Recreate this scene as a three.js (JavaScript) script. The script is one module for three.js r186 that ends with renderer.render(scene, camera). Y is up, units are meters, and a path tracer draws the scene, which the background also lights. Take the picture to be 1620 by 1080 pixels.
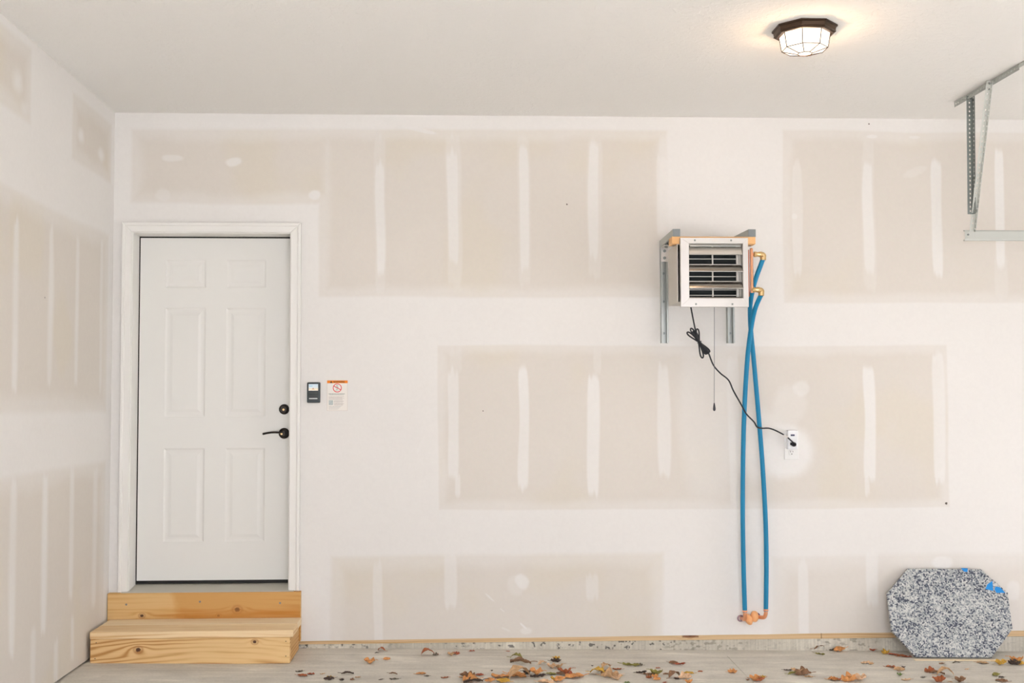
import * as THREE from 'three';
import { RoundedBoxGeometry } from 'three/addons/geometries/RoundedBoxGeometry.js';
import { mergeGeometries, mergeVertices, toCreasedNormals } from 'three/addons/utils/BufferGeometryUtils.js';

// ---------------------------------------------------------------- camera, sky, exposure
const scene = new THREE.Scene();
const camera = new THREE.PerspectiveCamera(2 * Math.atan(540 / 1780) * 180 / Math.PI, 1.5, 0.05, 200);
camera.position.set(1.996, 1.391, 6.693);
camera.rotation.set(0.0465, -0.0406, -0.0027, 'YXZ');
camera.setViewOffset(1620, 1080, 23.2, -19.8, 1620, 1080);
const renderer = new THREE.WebGLRenderer({ antialias: true });
renderer.toneMapping = THREE.LinearToneMapping;
renderer.toneMappingExposure = 1.0;
renderer.shadowMap.enabled = true;
{ // bright, even, overcast sky (CIE overcast: three times as bright overhead as at the horizon)
  const W = 64, H = 32, d = new Float32Array(W * H * 4);
  for (let r = 0; r < H; r++) for (let c = 0; c < W; c++) {
    const up = Math.sin(((r + 0.5) / H - 0.5) * Math.PI), L = up > 0 ? (1 + 2 * up) / 3 : 0.2, k = (r * W + c) * 4;
    d[k] = L * 0.97; d[k + 1] = L * 0.985; d[k + 2] = L * 1.09; d[k + 3] = 1;
  }
  const t = new THREE.DataTexture(d, W, H, THREE.RGBAFormat, THREE.FloatType);
  t.mapping = THREE.EquirectangularReflectionMapping; t.magFilter = THREE.LinearFilter; t.needsUpdate = true;
  scene.background = t;
  scene.backgroundIntensity = 15.8;
}
const ROOM = { right: 8.4, front: 8.0, high: 3.138 };
const DOORWAY = { z0: 1.2, z1: 5.6, top: 2.0, open: 0.95 };         // roller door (half raised) in the right wall, at the end of the track
const FRONT = { x0: 0.6, x1: 4.6, y0: -0.29, y1: 2.3 };     // wide open doorway in the wall behind the camera
const floorY = (x) => -0.0158 * x;

// ---------------------------------------------------------------- small helpers
function rng(seed) { let s = seed >>> 0; return () => { s = (s + 0x6D2B79F5) >>> 0; let t = Math.imul(s ^ (s >>> 15), 1 | s); t = (t + Math.imul(t ^ (t >>> 7), 61 | t)) ^ t; return ((t ^ (t >>> 14)) >>> 0) / 4294967296; }; }
function hash(ix, iy, s = 0) { let h = Math.imul(ix, 374761393) ^ Math.imul(iy, 668265263) ^ Math.imul(s + 11, 1274126177); h = Math.imul(h ^ (h >>> 13), 1274126177); h ^= h >>> 16; return (h >>> 0) / 4294967296; }
function noise(x, y, s = 0) {
  const ix = Math.floor(x), iy = Math.floor(y), fx = x - ix, fy = y - iy, u = fx * fx * (3 - 2 * fx), v = fy * fy * (3 - 2 * fy);
  const a = hash(ix, iy, s), b = hash(ix + 1, iy, s), c = hash(ix, iy + 1, s), d = hash(ix + 1, iy + 1, s);
  return a + (b - a) * u + (c - a) * v + (a - b - c + d) * u * v;
}
function fbm(x, y, s = 0, n = 4) { let v = 0, a = 0.5, t = 0; for (let i = 0; i < n; i++) { v += a * noise(x, y, s + i); t += a; a *= 0.5; x *= 2.03; y *= 2.03; } return v / t; }
const sstep = (a, b, x) => { const t = Math.min(1, Math.max(0, (x - a) / (b - a))); return t * t * (3 - 2 * t); };
const clamp01 = (x) => Math.min(1, Math.max(0, x));
const mix3 = (a, b, t) => [a[0] + (b[0] - a[0]) * t, a[1] + (b[1] - a[1]) * t, a[2] + (b[2] - a[2]) * t];
const rgb = (hex) => [(hex >> 16) & 255, (hex >> 8) & 255, hex & 255];

// texture from a function of metres (x to the right, y up) that returns an sRGB triple 0..255 (or one number for data)
function paint(w, h, wide, tall, fn, { x0 = 0, y0 = 0, data = false, wrap = THREE.MirroredRepeatWrapping } = {}) {
  const px = new Uint8Array(w * h * 4);
  for (let j = 0; j < h; j++) for (let i = 0; i < w; i++) {
    const c = fn(x0 + (i + 0.5) / w * wide, y0 + (j + 0.5) / h * tall), k = (j * w + i) * 4;
    if (data) { px[k] = px[k + 1] = px[k + 2] = clamp01(c) * 255; } else { px[k] = Math.min(255, Math.max(0, c[0])); px[k + 1] = Math.min(255, Math.max(0, c[1])); px[k + 2] = Math.min(255, Math.max(0, c[2])); }
    px[k + 3] = 255;
  }
  const t = new THREE.DataTexture(px, w, h);
  t.magFilter = THREE.LinearFilter; t.minFilter = THREE.LinearMipmapLinearFilter; t.generateMipmaps = true;
  t.wrapS = t.wrapT = wrap; t.repeat.set(1 / wide, 1 / tall); t.offset.set(-x0 / wide, -y0 / tall);
  if (!data) t.colorSpace = THREE.SRGBColorSpace;
  t.needsUpdate = true;
  return t;
}
const std = (color, roughness = 0.6, metalness = 0, more = {}) => new THREE.MeshStandardMaterial({ color, roughness, metalness, ...more });

// uv in metres by the way each face looks
function metreUV(g) {
  g = g.index ? g.toNonIndexed() : g;
  const p = g.attributes.position, n = g.attributes.normal, uv = new Float32Array(p.count * 2);
  for (let i = 0; i < p.count; i++) {
    const ax = Math.abs(n.getX(i)), ay = Math.abs(n.getY(i)), az = Math.abs(n.getZ(i));
    if (az >= ax && az >= ay) { uv[2 * i] = p.getX(i); uv[2 * i + 1] = p.getY(i); }
    else if (ay >= ax) { uv[2 * i] = p.getX(i); uv[2 * i + 1] = p.getZ(i); }
    else { uv[2 * i] = p.getZ(i); uv[2 * i + 1] = p.getY(i); }
  }
  g.setAttribute('uv', new THREE.BufferAttribute(uv, 2));
  return g;
}
const taken = {};
function numbered(name) { const k = taken[name] = (taken[name] ?? -1) + 1; return k ? `${name}_${String(k).padStart(3, '0')}` : name; }
function merged(list) {
  list = [].concat(list).map((g) => { g = g.index ? g.toNonIndexed() : g; for (const k of Object.keys(g.attributes)) if (!['position', 'normal', 'uv'].includes(k)) g.deleteAttribute(k); if (!g.attributes.uv) g.setAttribute('uv', new THREE.BufferAttribute(new Float32Array(g.attributes.position.count * 2), 2)); return g; });
  return list.length === 1 ? list[0] : mergeGeometries(list);
}
function part(name, geos, material, parent, label) {
  const m = new THREE.Mesh(merged(geos), material);
  m.name = parent ? name : numbered(name); m.castShadow = m.receiveShadow = true;
  if (label) m.userData.label = label;
  (parent ?? scene).add(m);
  return m;
}
function thing(name, label, category, at = [0, 0, 0], group) {
  const g = new THREE.Group(); g.name = numbered(name); g.position.set(...at); g.userData = { label, category };
  if (group) g.userData.group = group;
  scene.add(g); return g;
}
function tag(o, label, category, group) { Object.assign(o.userData, { label, category }); if (group) o.userData.group = group; return o; }
function struct(o, label) { o.userData.kind = 'structure'; if (label) o.userData.label = label; return o; }
function structGroup(name, label) { const g = new THREE.Group(); g.name = name; scene.add(g); return struct(g, label); }
// box between two corners, edges rounded
function box(x0, y0, z0, x1, y1, z1, r = 0) {
  const w = x1 - x0, h = y1 - y0, d = z1 - z0;
  const g = r ? new RoundedBoxGeometry(w, h, d, 2, Math.min(r, w / 2.01, h / 2.01, d / 2.01)) : new THREE.BoxGeometry(w, h, d);
  return metreUV(g.translate((x0 + x1) / 2, (y0 + y1) / 2, (z0 + z1) / 2));
}
function cyl(r0, r1, len, at, axis = 'y', seg = 24) {
  const g = new THREE.CylinderGeometry(r1, r0, len, seg);
  if (axis === 'z') g.rotateX(Math.PI / 2); if (axis === 'x') g.rotateZ(-Math.PI / 2);
  return g.translate(...at);
}
function lathe(profile, at = [0, 0, 0], axis = 'y', seg = 32) {
  const g = toCreasedNormals(new THREE.LatheGeometry(profile.map(([r, y]) => new THREE.Vector2(r, y)), seg), 0.6);
  if (axis === 'z') g.rotateX(Math.PI / 2); if (axis === 'x') g.rotateZ(-Math.PI / 2);
  return g.translate(...at);
}
function tube(points, r, seg = 64, around = 10, closed = false) {
  return new THREE.TubeGeometry(new THREE.CatmullRomCurve3(points.map((p) => new THREE.Vector3(...p)), closed, 'centripetal'), seg, r, around, closed);
}
function poly(points, holes = []) {
  const s = new THREE.Shape(points.map(([x, y]) => new THREE.Vector2(x, y)));
  for (const h of holes) s.holes.push(new THREE.Path(h.map(([x, y]) => new THREE.Vector2(x, y))));
  return s;
}
const rect = (x0, y0, x1, y1) => [[x0, y0], [x1, y0], [x1, y1], [x0, y1]];
const prism = (points, depth, holes = [], bevel = 0) => new THREE.ExtrudeGeometry(poly(points, holes), bevel ? { depth: depth - 2 * bevel, bevelEnabled: true, bevelSize: bevel, bevelThickness: bevel, bevelSegments: 2, bevelOffset: -bevel } : { depth, bevelEnabled: false }).translate(0, 0, bevel);

// ---------------------------------------------------------------- drywall: paper, joint compound and its feathered edges
const MUD = [236, 233, 228], PAPER = [223, 216, 206];
// each patch of bare paper: x0, y0, x1, y1, edge softness, strength; strips of compound over the studs: x, y0, y1, half width, strength; dabs: x, y, rx, ry, strength, turn
function drywall(patches, strips, dabs, dots, seed, soft = 1) {
  return (x, y) => {
    const wx = x + (fbm(x * 3, y * 1.3, seed) - 0.5) * 0.03, wy = y + (fbm(x * 1.2 + 9, y * 3, seed + 5) - 0.5) * 0.03;
    let paper = 0;
    for (const [x0, y0, x1, y1, soft, k] of patches) {
      const d = Math.min(wx - x0, x1 - wx, wy - y0, y1 - wy);
      if (d < -0.06) continue;
      const veil = sstep(-soft * 0.4, soft * 0.4, d) * 0.5, bare = sstep(0.02, 0.06 + soft, d + (fbm(x * 5, y * 5, seed + 3) - 0.5) * 0.05) * 0.5;
      paper = Math.max(paper, (veil + bare) * k);
    }
    let mud = 1 - paper;
    for (const [sx, y0, y1, w, k] of strips) {
      if (Math.abs(x - sx) > w * 1.7 || y < y0 - 0.05 || y > y1 + 0.05) continue;
      const t = (y - y0) / (y1 - y0), wob = (noise(sx * 40, y * 3, seed) - 0.5) * 0.014, ww = w * (0.8 + 0.3 * noise(sx * 31 + 4, y * 3.1, seed + 1)) * (1 - 0.25 * Math.abs(2 * t - 1) ** 6);
      const e = Math.abs(x - sx - wob);
      const s = (1 - sstep(ww * (0.92 - 0.22 * soft), ww * (1.02 + 0.1 * soft), e)) * sstep(y0 - 0.02, y0 + 0.035, y + (noise(x * 70, sx * 9, seed) - 0.5) * 0.05) * (1 - sstep(y1 - 0.035, y1 + 0.02, y + (noise(x * 70, sx * 7, seed + 2) - 0.5) * 0.05));
      const body = k * (0.8 + 0.35 * noise(sx * 13, y * 2.6, seed + 7));
      mud = Math.max(mud, mud + (1.07 - mud) * s * Math.min(1, body));
    }
    for (const [bx, by, rx, ry, k, a] of dabs) {
      const dx = x - bx, dy = y - by;
      if (Math.abs(dx) > 1.6 * Math.max(rx, ry) || Math.abs(dy) > 1.6 * Math.max(rx, ry)) continue;
      const c = Math.cos(a), s = Math.sin(a), u = (dx * c + dy * s) / rx, v = (-dx * s + dy * c) / ry;
      const q = Math.hypot(u, v) + (fbm(x * 22, y * 22, seed + 8, 3) - 0.5) * Math.min(0.35, 0.02 / Math.min(rx, ry));
      mud += (1.1 - mud) * (1 - sstep(soft > 2 ? 0.2 : 0.62, soft > 2 ? 1.25 : 1.06, q)) * k;
    }
    const fine = (fbm(x * 60, y * 60, seed + 20, 2) - 0.5) * 2.5, broad = (fbm(x * 1.7, y * 1.7, seed + 30, 3) - 0.5) * 5;
    const c = mix3(PAPER, MUD, Math.min(1.12, mud)), tone = fine + broad;
    const warm = sstep(0.55, 0.75, fbm(x * 2.3 + 7, y * 2.3, seed + 40, 3)) * (1 - clamp01(mud)) * 5;
    for (const [dx, dy, r] of dots) if (Math.hypot(x - dx, y - dy) < r) return [92, 82, 74];
    return [c[0] + tone, c[1] + tone - warm * 0.2, c[2] + tone - warm];
  };
}
const backPaint = paint(2048, 1208, 5.6, 3.3, drywall(
  [[0.098, 2.6, 1.3, 3.045, 0.04, 1], [1.206, 2.043, 3.3, 3.05, 0.03, 0.95], [4.003, 2.015, 5.9, 3.058, 0.025, 0.9], [1.919, 0.778, 4.99, 1.751, 0.02, 0.92], [1.292, -0.2, 3.25, 0.513, 0.05, 0.95], [3.9, -0.2, 5.9, 0.495, 0.06, 0.78]],
  [[1.572, 2.185, 2.85, 0.032, 0.8], [1.571, 2.072, 3.01, 0.042, 0.3], [2.002, 2.25, 2.925, 0.039, 0.65], [2.01, 2.11, 3.025, 0.053, 0.35], [2.432, 2.194, 2.951, 0.035, 0.8], [2.432, 2.099, 3.016, 0.049, 0.3],
    [2.849, 2.271, 2.992, 0.035, 0.75], [2.856, 2.157, 3.019, 0.053, 0.35], [3.262, 2.406, 2.906, 0.035, 0.6], [3.279, 2.082, 3.041, 0.042, 0.35], [4.089, 2.179, 2.873, 0.035, 0.55], [4.526, 2.191, 2.875, 0.035, 0.8],
    [4.528, 2.083, 3.012, 0.046, 0.3], [4.949, 2.169, 2.886, 0.039, 0.9], [5.344, 2.231, 2.955, 0.035, 0.95], [5.344, 2.046, 2.317, 0.049, 0.3],
    [2.009, 0.964, 1.616, 0.039, 0.85], [2.031, 0.86, 0.99, 0.018, 0.7], [2.024, 1.589, 1.74, 0.042, 0.3], [2.423, 0.891, 1.619, 0.035, 0.9], [2.839, 0.855, 1.588, 0.039, 0.9], [2.871, 1.588, 1.747, 0.032, 0.3],
    [3.262, 0.965, 1.644, 0.042, 0.7], [3.687, 0.794, 1.701, 0.039, 0.5], [4.511, 0.932, 1.631, 0.039, 0.95], [4.491, 0.845, 0.959, 0.018, 0.6], [4.939, 0.918, 1.715, 0.042, 0.85],
    [1.562, -0.1, 0.481, 0.032, 0.5], [1.989, 0.204, 0.537, 0.039, 0.75], [2.824, 0.241, 0.408, 0.042, 0.6], [4.091, -0.1, 0.472, 0.039, 0.7], [4.51, 0.187, 0.544, 0.046, 0.8]],
  [[0.337, 2.868, 0.077, 0.025, 0.55, 0], [0.702, 2.848, 0.056, 0.032, 0.7, 0.2], [1.182, 2.653, 0.039, 0.035, 0.8, 0], [0.287, 2.649, 0.049, 0.049, 0.4, 0], [1.809, 3.046, 0.119, 0.014, 0.7, -0.2],
    [4.556, 3.027, 0.039, 0.014, 0.8, 0], [4.822, 3.025, 0.039, 0.011, 0.6, 0], [4.818, 2.811, 0.091, 0.032, 0.3, 0.4], [4.073, 2.536, 0.021, 0.021, 0.6, 0],
    [3.852, 1.151, 0.211, 0.246, 0.5, 0], [4.005, 1.116, 0.186, 0.186, 1, 0], [4.099, 1.495, 0.056, 0.056, 0.55, 0], [4.028, 1.396, 0.119, 0.14, 0.35, 0], [3.53, 1.36, 0.211, 0.667, 0.45, 0],
    [2.411, 0.356, 0.042, 0.06, 0.75, 0.5], [2.373, 0.337, 0.056, 0.07, 0.3, 0], [1.163, 0.312, 0.112, 0.133, 0.9, 0], [1.157, 0.092, 0.032, 0.063, 0.5, 0], [4.935, 0.446, 0.07, 0.049, 0.9, 0], [5.365, 0.273, 0.049, 0.07, 0.5, 0],
    [2.22, 0.265, 0.042, 0.006, 0.6, -0.75], [2.294, 0.19, 0.021, 0.004, 0.6, -0.7], [2.417, 0.097, 0.032, 0.007, 0.9, -0.75], [2.432, 0.067, 0.042, 0.025, 0.5, 0], [2.313, 0.079, 0.035, 0.007, 0.4, -0.4], [1.81, 1.159, 0.063, 0.011, 0.8, 1.1]],
  [[2.689, 2.603, 0.004], [4.97, 0.801, 0.007], [4.541, 3.105, 0.004], [2.181, 1.364, 0.003]], 3), { y0: -0.1 });
// the left wall, seen along z (distance from the back corner)
const leftPaint = paint(1024, 1024, 2.4, 3.3, drywall(
  [[0.07, 2.7, 0.735, 3.05, 0.05, 1], [1.325, 2.74, 2.6, 3.1, 0.05, 1], [0.1, 1.375, 2.6, 2.38, 0.06, 1], [0.1, -0.2, 2.6, 1.08, 0.06, 1]],
  [[1.467, 1.448, 2.258, 0.045, 0.7], [1.021, 1.506, 2.302, 0.045, 0.7], [0.623, 1.507, 2.309, 0.04, 0.7], [0.212, 1.479, 2.36, 0.035, 0.55], [1.86, 1.45, 2.25, 0.04, 0.7],
    [1.451, 0.256, 1.06, 0.05, 0.75], [1.054, 0.291, 1.08, 0.05, 0.8], [0.661, 0.378, 1.081, 0.042, 0.75], [0.271, 0.276, 1.071, 0.05, 0.6], [1.183, -0.1, 0.351, 0.04, 0.6], [0.87, 0.005, 0.228, 0.04, 0.7], [0.62, 0.06, 0.3, 0.035, 0.6], [1.86, 0.2, 1.06, 0.05, 0.7]],
  [[1.49, 2.888, 0.07, 0.07, 0.7, 0], [0.603, 2.853, 0.06, 0.05, 0.8, 0], [0.252, 2.829, 0.07, 0.045, 0.8, 0], [1.4, 2.79, 0.06, 0.05, 0.5, 0]],
  [[1.1, 1.93, 0.004]], 61, 3.2), { y0: -0.1 });
const drywallBump = paint(512, 512, 0.8, 0.8, (x, y) => 0.5 + 0.5 * (fbm(x * 30, y * 30, 70, 4) - 0.5) + 0.2 * (fbm(x * 120, y * 90, 75, 2) - 0.5), { data: true });
const wallMat = (map) => std(0xffffff, 0.92, 0, { map, bumpMap: drywallBump, bumpScale: 0.0006 });
const backWallMat = wallMat(backPaint), leftWallMat = wallMat(leftPaint);
const ceilingMat = std(0xf2f0eb, 0.95, 0, { bumpMap: paint(512, 512, 0.5, 0.5, (x, y) => sstep(0.5, 0.62, fbm(x * 55, y * 55, 80, 3)) * 0.7 + 0.3 * fbm(x * 160, y * 160, 85, 2), { data: true }), bumpScale: 0.0012 });

// ---------------------------------------------------------------- room shell
// the lower edge of the back wall's board was cut by hand and runs up a little to the right
const boardEdge = (x) => 0.0195 + 0.0036 * x - 0.0007 * Math.max(0, x - 4) ** 2 + 0.0022 * (noise(x * 3.1, 0, 90) - 0.5) + 0.0012 * (noise(x * 17, 0, 91) - 0.5);
const DOOR = { x0: 0.1, x1: 1.054, y0: 0.3, y1: 2.436 };
{
  const low = []; for (let i = 0; i <= 120; i++) { const x = ROOM.right * i / 120; low.push([x, boardEdge(x)]); }
  const outline = [...low, [ROOM.right, ROOM.high], [0, ROOM.high]];
  struct(part('wall_back', prism(outline, 0.16, [rect(DOOR.x0, DOOR.y0, DOOR.x1, DOOR.y1)]).translate(0, 0, -0.16), backWallMat), 'unpainted drywall with bands of white joint compound over beige paper');
}
struct(part('trim_3', box(-0.16, -0.3, -0.16, -0.014, 0.03, ROOM.front, 0), std(0x4b4640, 0.9)), 'dark recessed base under the left wall board');
struct(part('wall_left', prism([[-0.16, 0.011], [ROOM.front, 0.011], [ROOM.front, ROOM.high], [-0.16, ROOM.high]], 0.16).rotateY(-Math.PI / 2), leftWallMat), 'taped drywall side wall left of the door');
struct(part('wall_right', prism([[-0.16, -0.3], [ROOM.front + 0.16, -0.3], [ROOM.front + 0.16, ROOM.high], [-0.16, ROOM.high]], 0.16, [rect(DOORWAY.z0, -0.25, DOORWAY.z1, DOORWAY.top)]).rotateY(-Math.PI / 2).translate(ROOM.right + 0.16, 0, 0), leftWallMat));
struct(part('wall_front', prism([[-0.16, -0.3], [ROOM.right, -0.3], [ROOM.right, ROOM.high], [-0.16, ROOM.high]], 0.16, FRONT ? [rect(FRONT.x0, FRONT.y0, FRONT.x1, FRONT.y1)] : []).translate(0, 0, ROOM.front), leftWallMat));
struct(part('ceiling', box(-0.16, ROOM.high, -0.16, ROOM.right + 0.16, ROOM.high + 0.16, ROOM.front + 0.16), ceilingMat), 'white textured garage ceiling');

{
  const d = structGroup('door_2', 'half-raised sectional roller door in the right wall'), m = std(0xe8e6e1, 0.5), z0 = DOORWAY.z0 - 0.03, z1 = DOORWAY.z1 + 0.03;
  for (const y of [DOORWAY.open, DOORWAY.open + 0.535]) part('section', box(ROOM.right - 0.055, y, z0, ROOM.right - 0.005, y + 0.53, z1, 0.006), m, d);
  for (const x of [7.66, 7.125]) part('section', box(x, 2.4, z0, x + 0.53, 2.45, z1, 0.006), m, d);
}


// concrete slab: falls gently towards the roller door, with a saw-cut joint
const concrete = (seed, base, stretch) => (x, y) => {
  const a = fbm(x * 1.6, y * 4 * stretch, seed, 4) - 0.5, b = fbm(x * 9, y * 22 * stretch, seed + 6, 3) - 0.5, c = fbm(x * 120, y * 120, seed + 12, 2) - 0.5;
  const streak = fbm(x * 2.2, y * 30 * stretch, seed + 20, 3) - 0.5;
  const t = a * 26 + b * 20 + c * 14 + streak * 22, chalk = sstep(0.66, 0.8, fbm(x * 3.1, y * 9 * stretch, seed + 30, 4)) * 16;
  return [base[0] + t + chalk, base[1] + t + chalk, base[2] + t * 0.95 + chalk];
};
const floorMat = std(0xffffff, 0.85, 0, { map: paint(2048, 1024, 5.6, 2.8, concrete(100, [214, 208, 196], 1)), bumpMap: paint(512, 512, 0.7, 0.7, (x, y) => fbm(x * 30, y * 60, 130, 5), { data: true }), bumpScale: 0.0012 });
{
  const cut = [[3.588, 0.155], [3.591, 0.155], [3.556, 1.42], [3.553, 1.42]];
  const g = prism([[-0.16, -0.004], [ROOM.right + 0.4, -0.004], [ROOM.right + 0.4, ROOM.front + 0.16], [-0.16, ROOM.front + 0.16]], 0.15, [cut]).rotateX(Math.PI / 2);
  const p = g.attributes.position; for (let i = 0; i < p.count; i++) p.setY(i, p.getY(i) + floorY(p.getX(i)));
  g.computeVertexNormals();
  struct(part('floor', g, floorMat), 'bare grey concrete garage floor');
}
// poured stem wall under the back wall, with bug holes and form ribs; the timber plate lies on it
const curbPaint = (x, y) => {
  const c = concrete(150, [200, 194, 179], 0.3)(x, y), rib = (noise(x * 190, 2, 160) - 0.5) * 16;
  const hole = sstep(0.66, 0.74, fbm(x * 48, y * 60, 165, 3)) * (sstep(1.05, 1.15, x) * (1 - sstep(1.35, 1.7, x)) + sstep(1.75, 2.3, x) * (1 - sstep(3.25, 3.4, x)) + 0.15) * 80, low = sstep(0.6, 0.72, fbm(x * 40, y * 60, 175, 2)) * sstep(0.45, 0.7, noise(x * 2.3, 8, 176)) * 34;
  return [c[0] + rib - hole - low, c[1] + rib - hole * 0.98 - low, c[2] + rib - hole * 0.9 - low];
};
struct(part('trim_1', box(0, -0.3, -0.16, ROOM.right, 0.003, 0, 0), std(0xffffff, 0.9, 0, { map: paint(2048, 64, 5.6, 0.175, curbPaint, { y0: -0.17 }), bumpMap: floorMat.bumpMap, bumpScale: 0.002 })), 'low poured concrete stem wall with pits below the timber plate');

// ---------------------------------------------------------------- timber
// a sawn board: growth lines that swirl round its knots; knots are [u, v, radius]
function timber(seed, light, dark, knots, { spacing = 0.011, v0 = 0, u0 = 0.5, arch = 0.05, contrast = 0.6, stain = 0 } = {}) {
  return (u, v) => {
    let f = v + arch * (u - u0) ** 2 + 0.03 * (fbm(u * 1.6, v * 6, seed) - 0.5), kd = 0, halo = 0;
    for (const [ku, kv, r] of knots) {
      const du = u - ku, dv = v - kv, q = Math.hypot(du * 0.55, dv) / (r * 2.6);
      f += r * 2.6 * Math.exp(-q * q) * (kv > 0.07 ? -1 : 1);
      const e = Math.hypot(du * 0.8, dv) / r; halo = Math.max(halo, (0.5 + 0.5 * Math.cos(e * 3.6)) * (1 - sstep(0.9, 2.6, e)));
      kd = Math.max(kd, 1 - sstep(0.6, 1.15, Math.hypot(du * 0.85, dv) / r + (noise(u * 300, v * 300, seed + 4) - 0.5) * 0.3));
    }
    const w = 0.5 + 0.5 * Math.sin(6.283 * (f + 0.9 * spacing * (fbm(u * 0.9, v * 22, seed + 1, 3) - 0.5) * 2) / spacing);
    const fibre = fbm(u * 8, v * 420, seed + 2, 3) - 0.5, broad = fbm(u * 1.3, v * 16, seed + 3, 3);
    let c = mix3(light, dark, clamp01(w ** 2.6 * contrast * (0.1 + 1.1 * sstep(0.3, 0.75, broad)) + fibre * 0.22 + 0.25 * (broad - 0.45)));
    if (stain) c = mix3(c, dark, stain * sstep(0.5, 0.62, fbm(u * 1.5 + 3, v * 9, seed + 9, 3)));
    c = mix3(c, [150, 88, 44], halo * 0.55); c = mix3(c, [70, 40, 24], kd * 0.9);
    return c;
  };
}
const plank = (w, h, wide, tall, fn, opt) => std(0xffffff, 0.7, 0, { map: paint(w, h, wide, tall, fn, opt) });
{
  const g = structGroup('trim_2', 'timber bottom plate showing under the cut edge of the drywall');
  const m = plank(2048, 32, 5.6, 0.06, (u, v) => { const c = timber(200, [220, 190, 146], [186, 146, 96], [[3.41, 0.034, 0.012]], { spacing: 0.02, arch: 0.003, u0: 2.5 })(u, v), k = (1 - sstep(0.03, 0.055, Math.abs(u - 3.412) + (noise(u * 90, v * 90, 205) - 0.5) * 0.02)) * sstep(0.014, 0.022, v); return mix3(c, [120, 74, 44], k * 0.8); });
  for (const [a, b] of [[0, 4.197], [4.2, ROOM.right]]) {
    const top = []; for (let i = 60; i >= 0; i--) { const x = a + (b - a) * i / 60; top.push([x, boardEdge(x) + 0.0015]); }
    part('plate_board', prism([[a, 0.0032], [b, 0.0032], ...top], 0.14).translate(0, 0, -0.147), m, g);
  }
}

// ---------------------------------------------------------------- outdoors seen by the light: drive and lawn beyond the openings
struct(part('ground', box(ROOM.right + 0.4, -0.35, -25, 60, -0.16, 40), std(0xd6d4d0, 0.95)), 'driveway beyond the roller-door opening');
struct(part('forecourt', box(-40, -0.45, ROOM.front + 0.17, ROOM.right + 0.39, -0.3, 50), std(0xd6d4d0, 0.95)), 'paved forecourt beyond the front opening');

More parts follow.
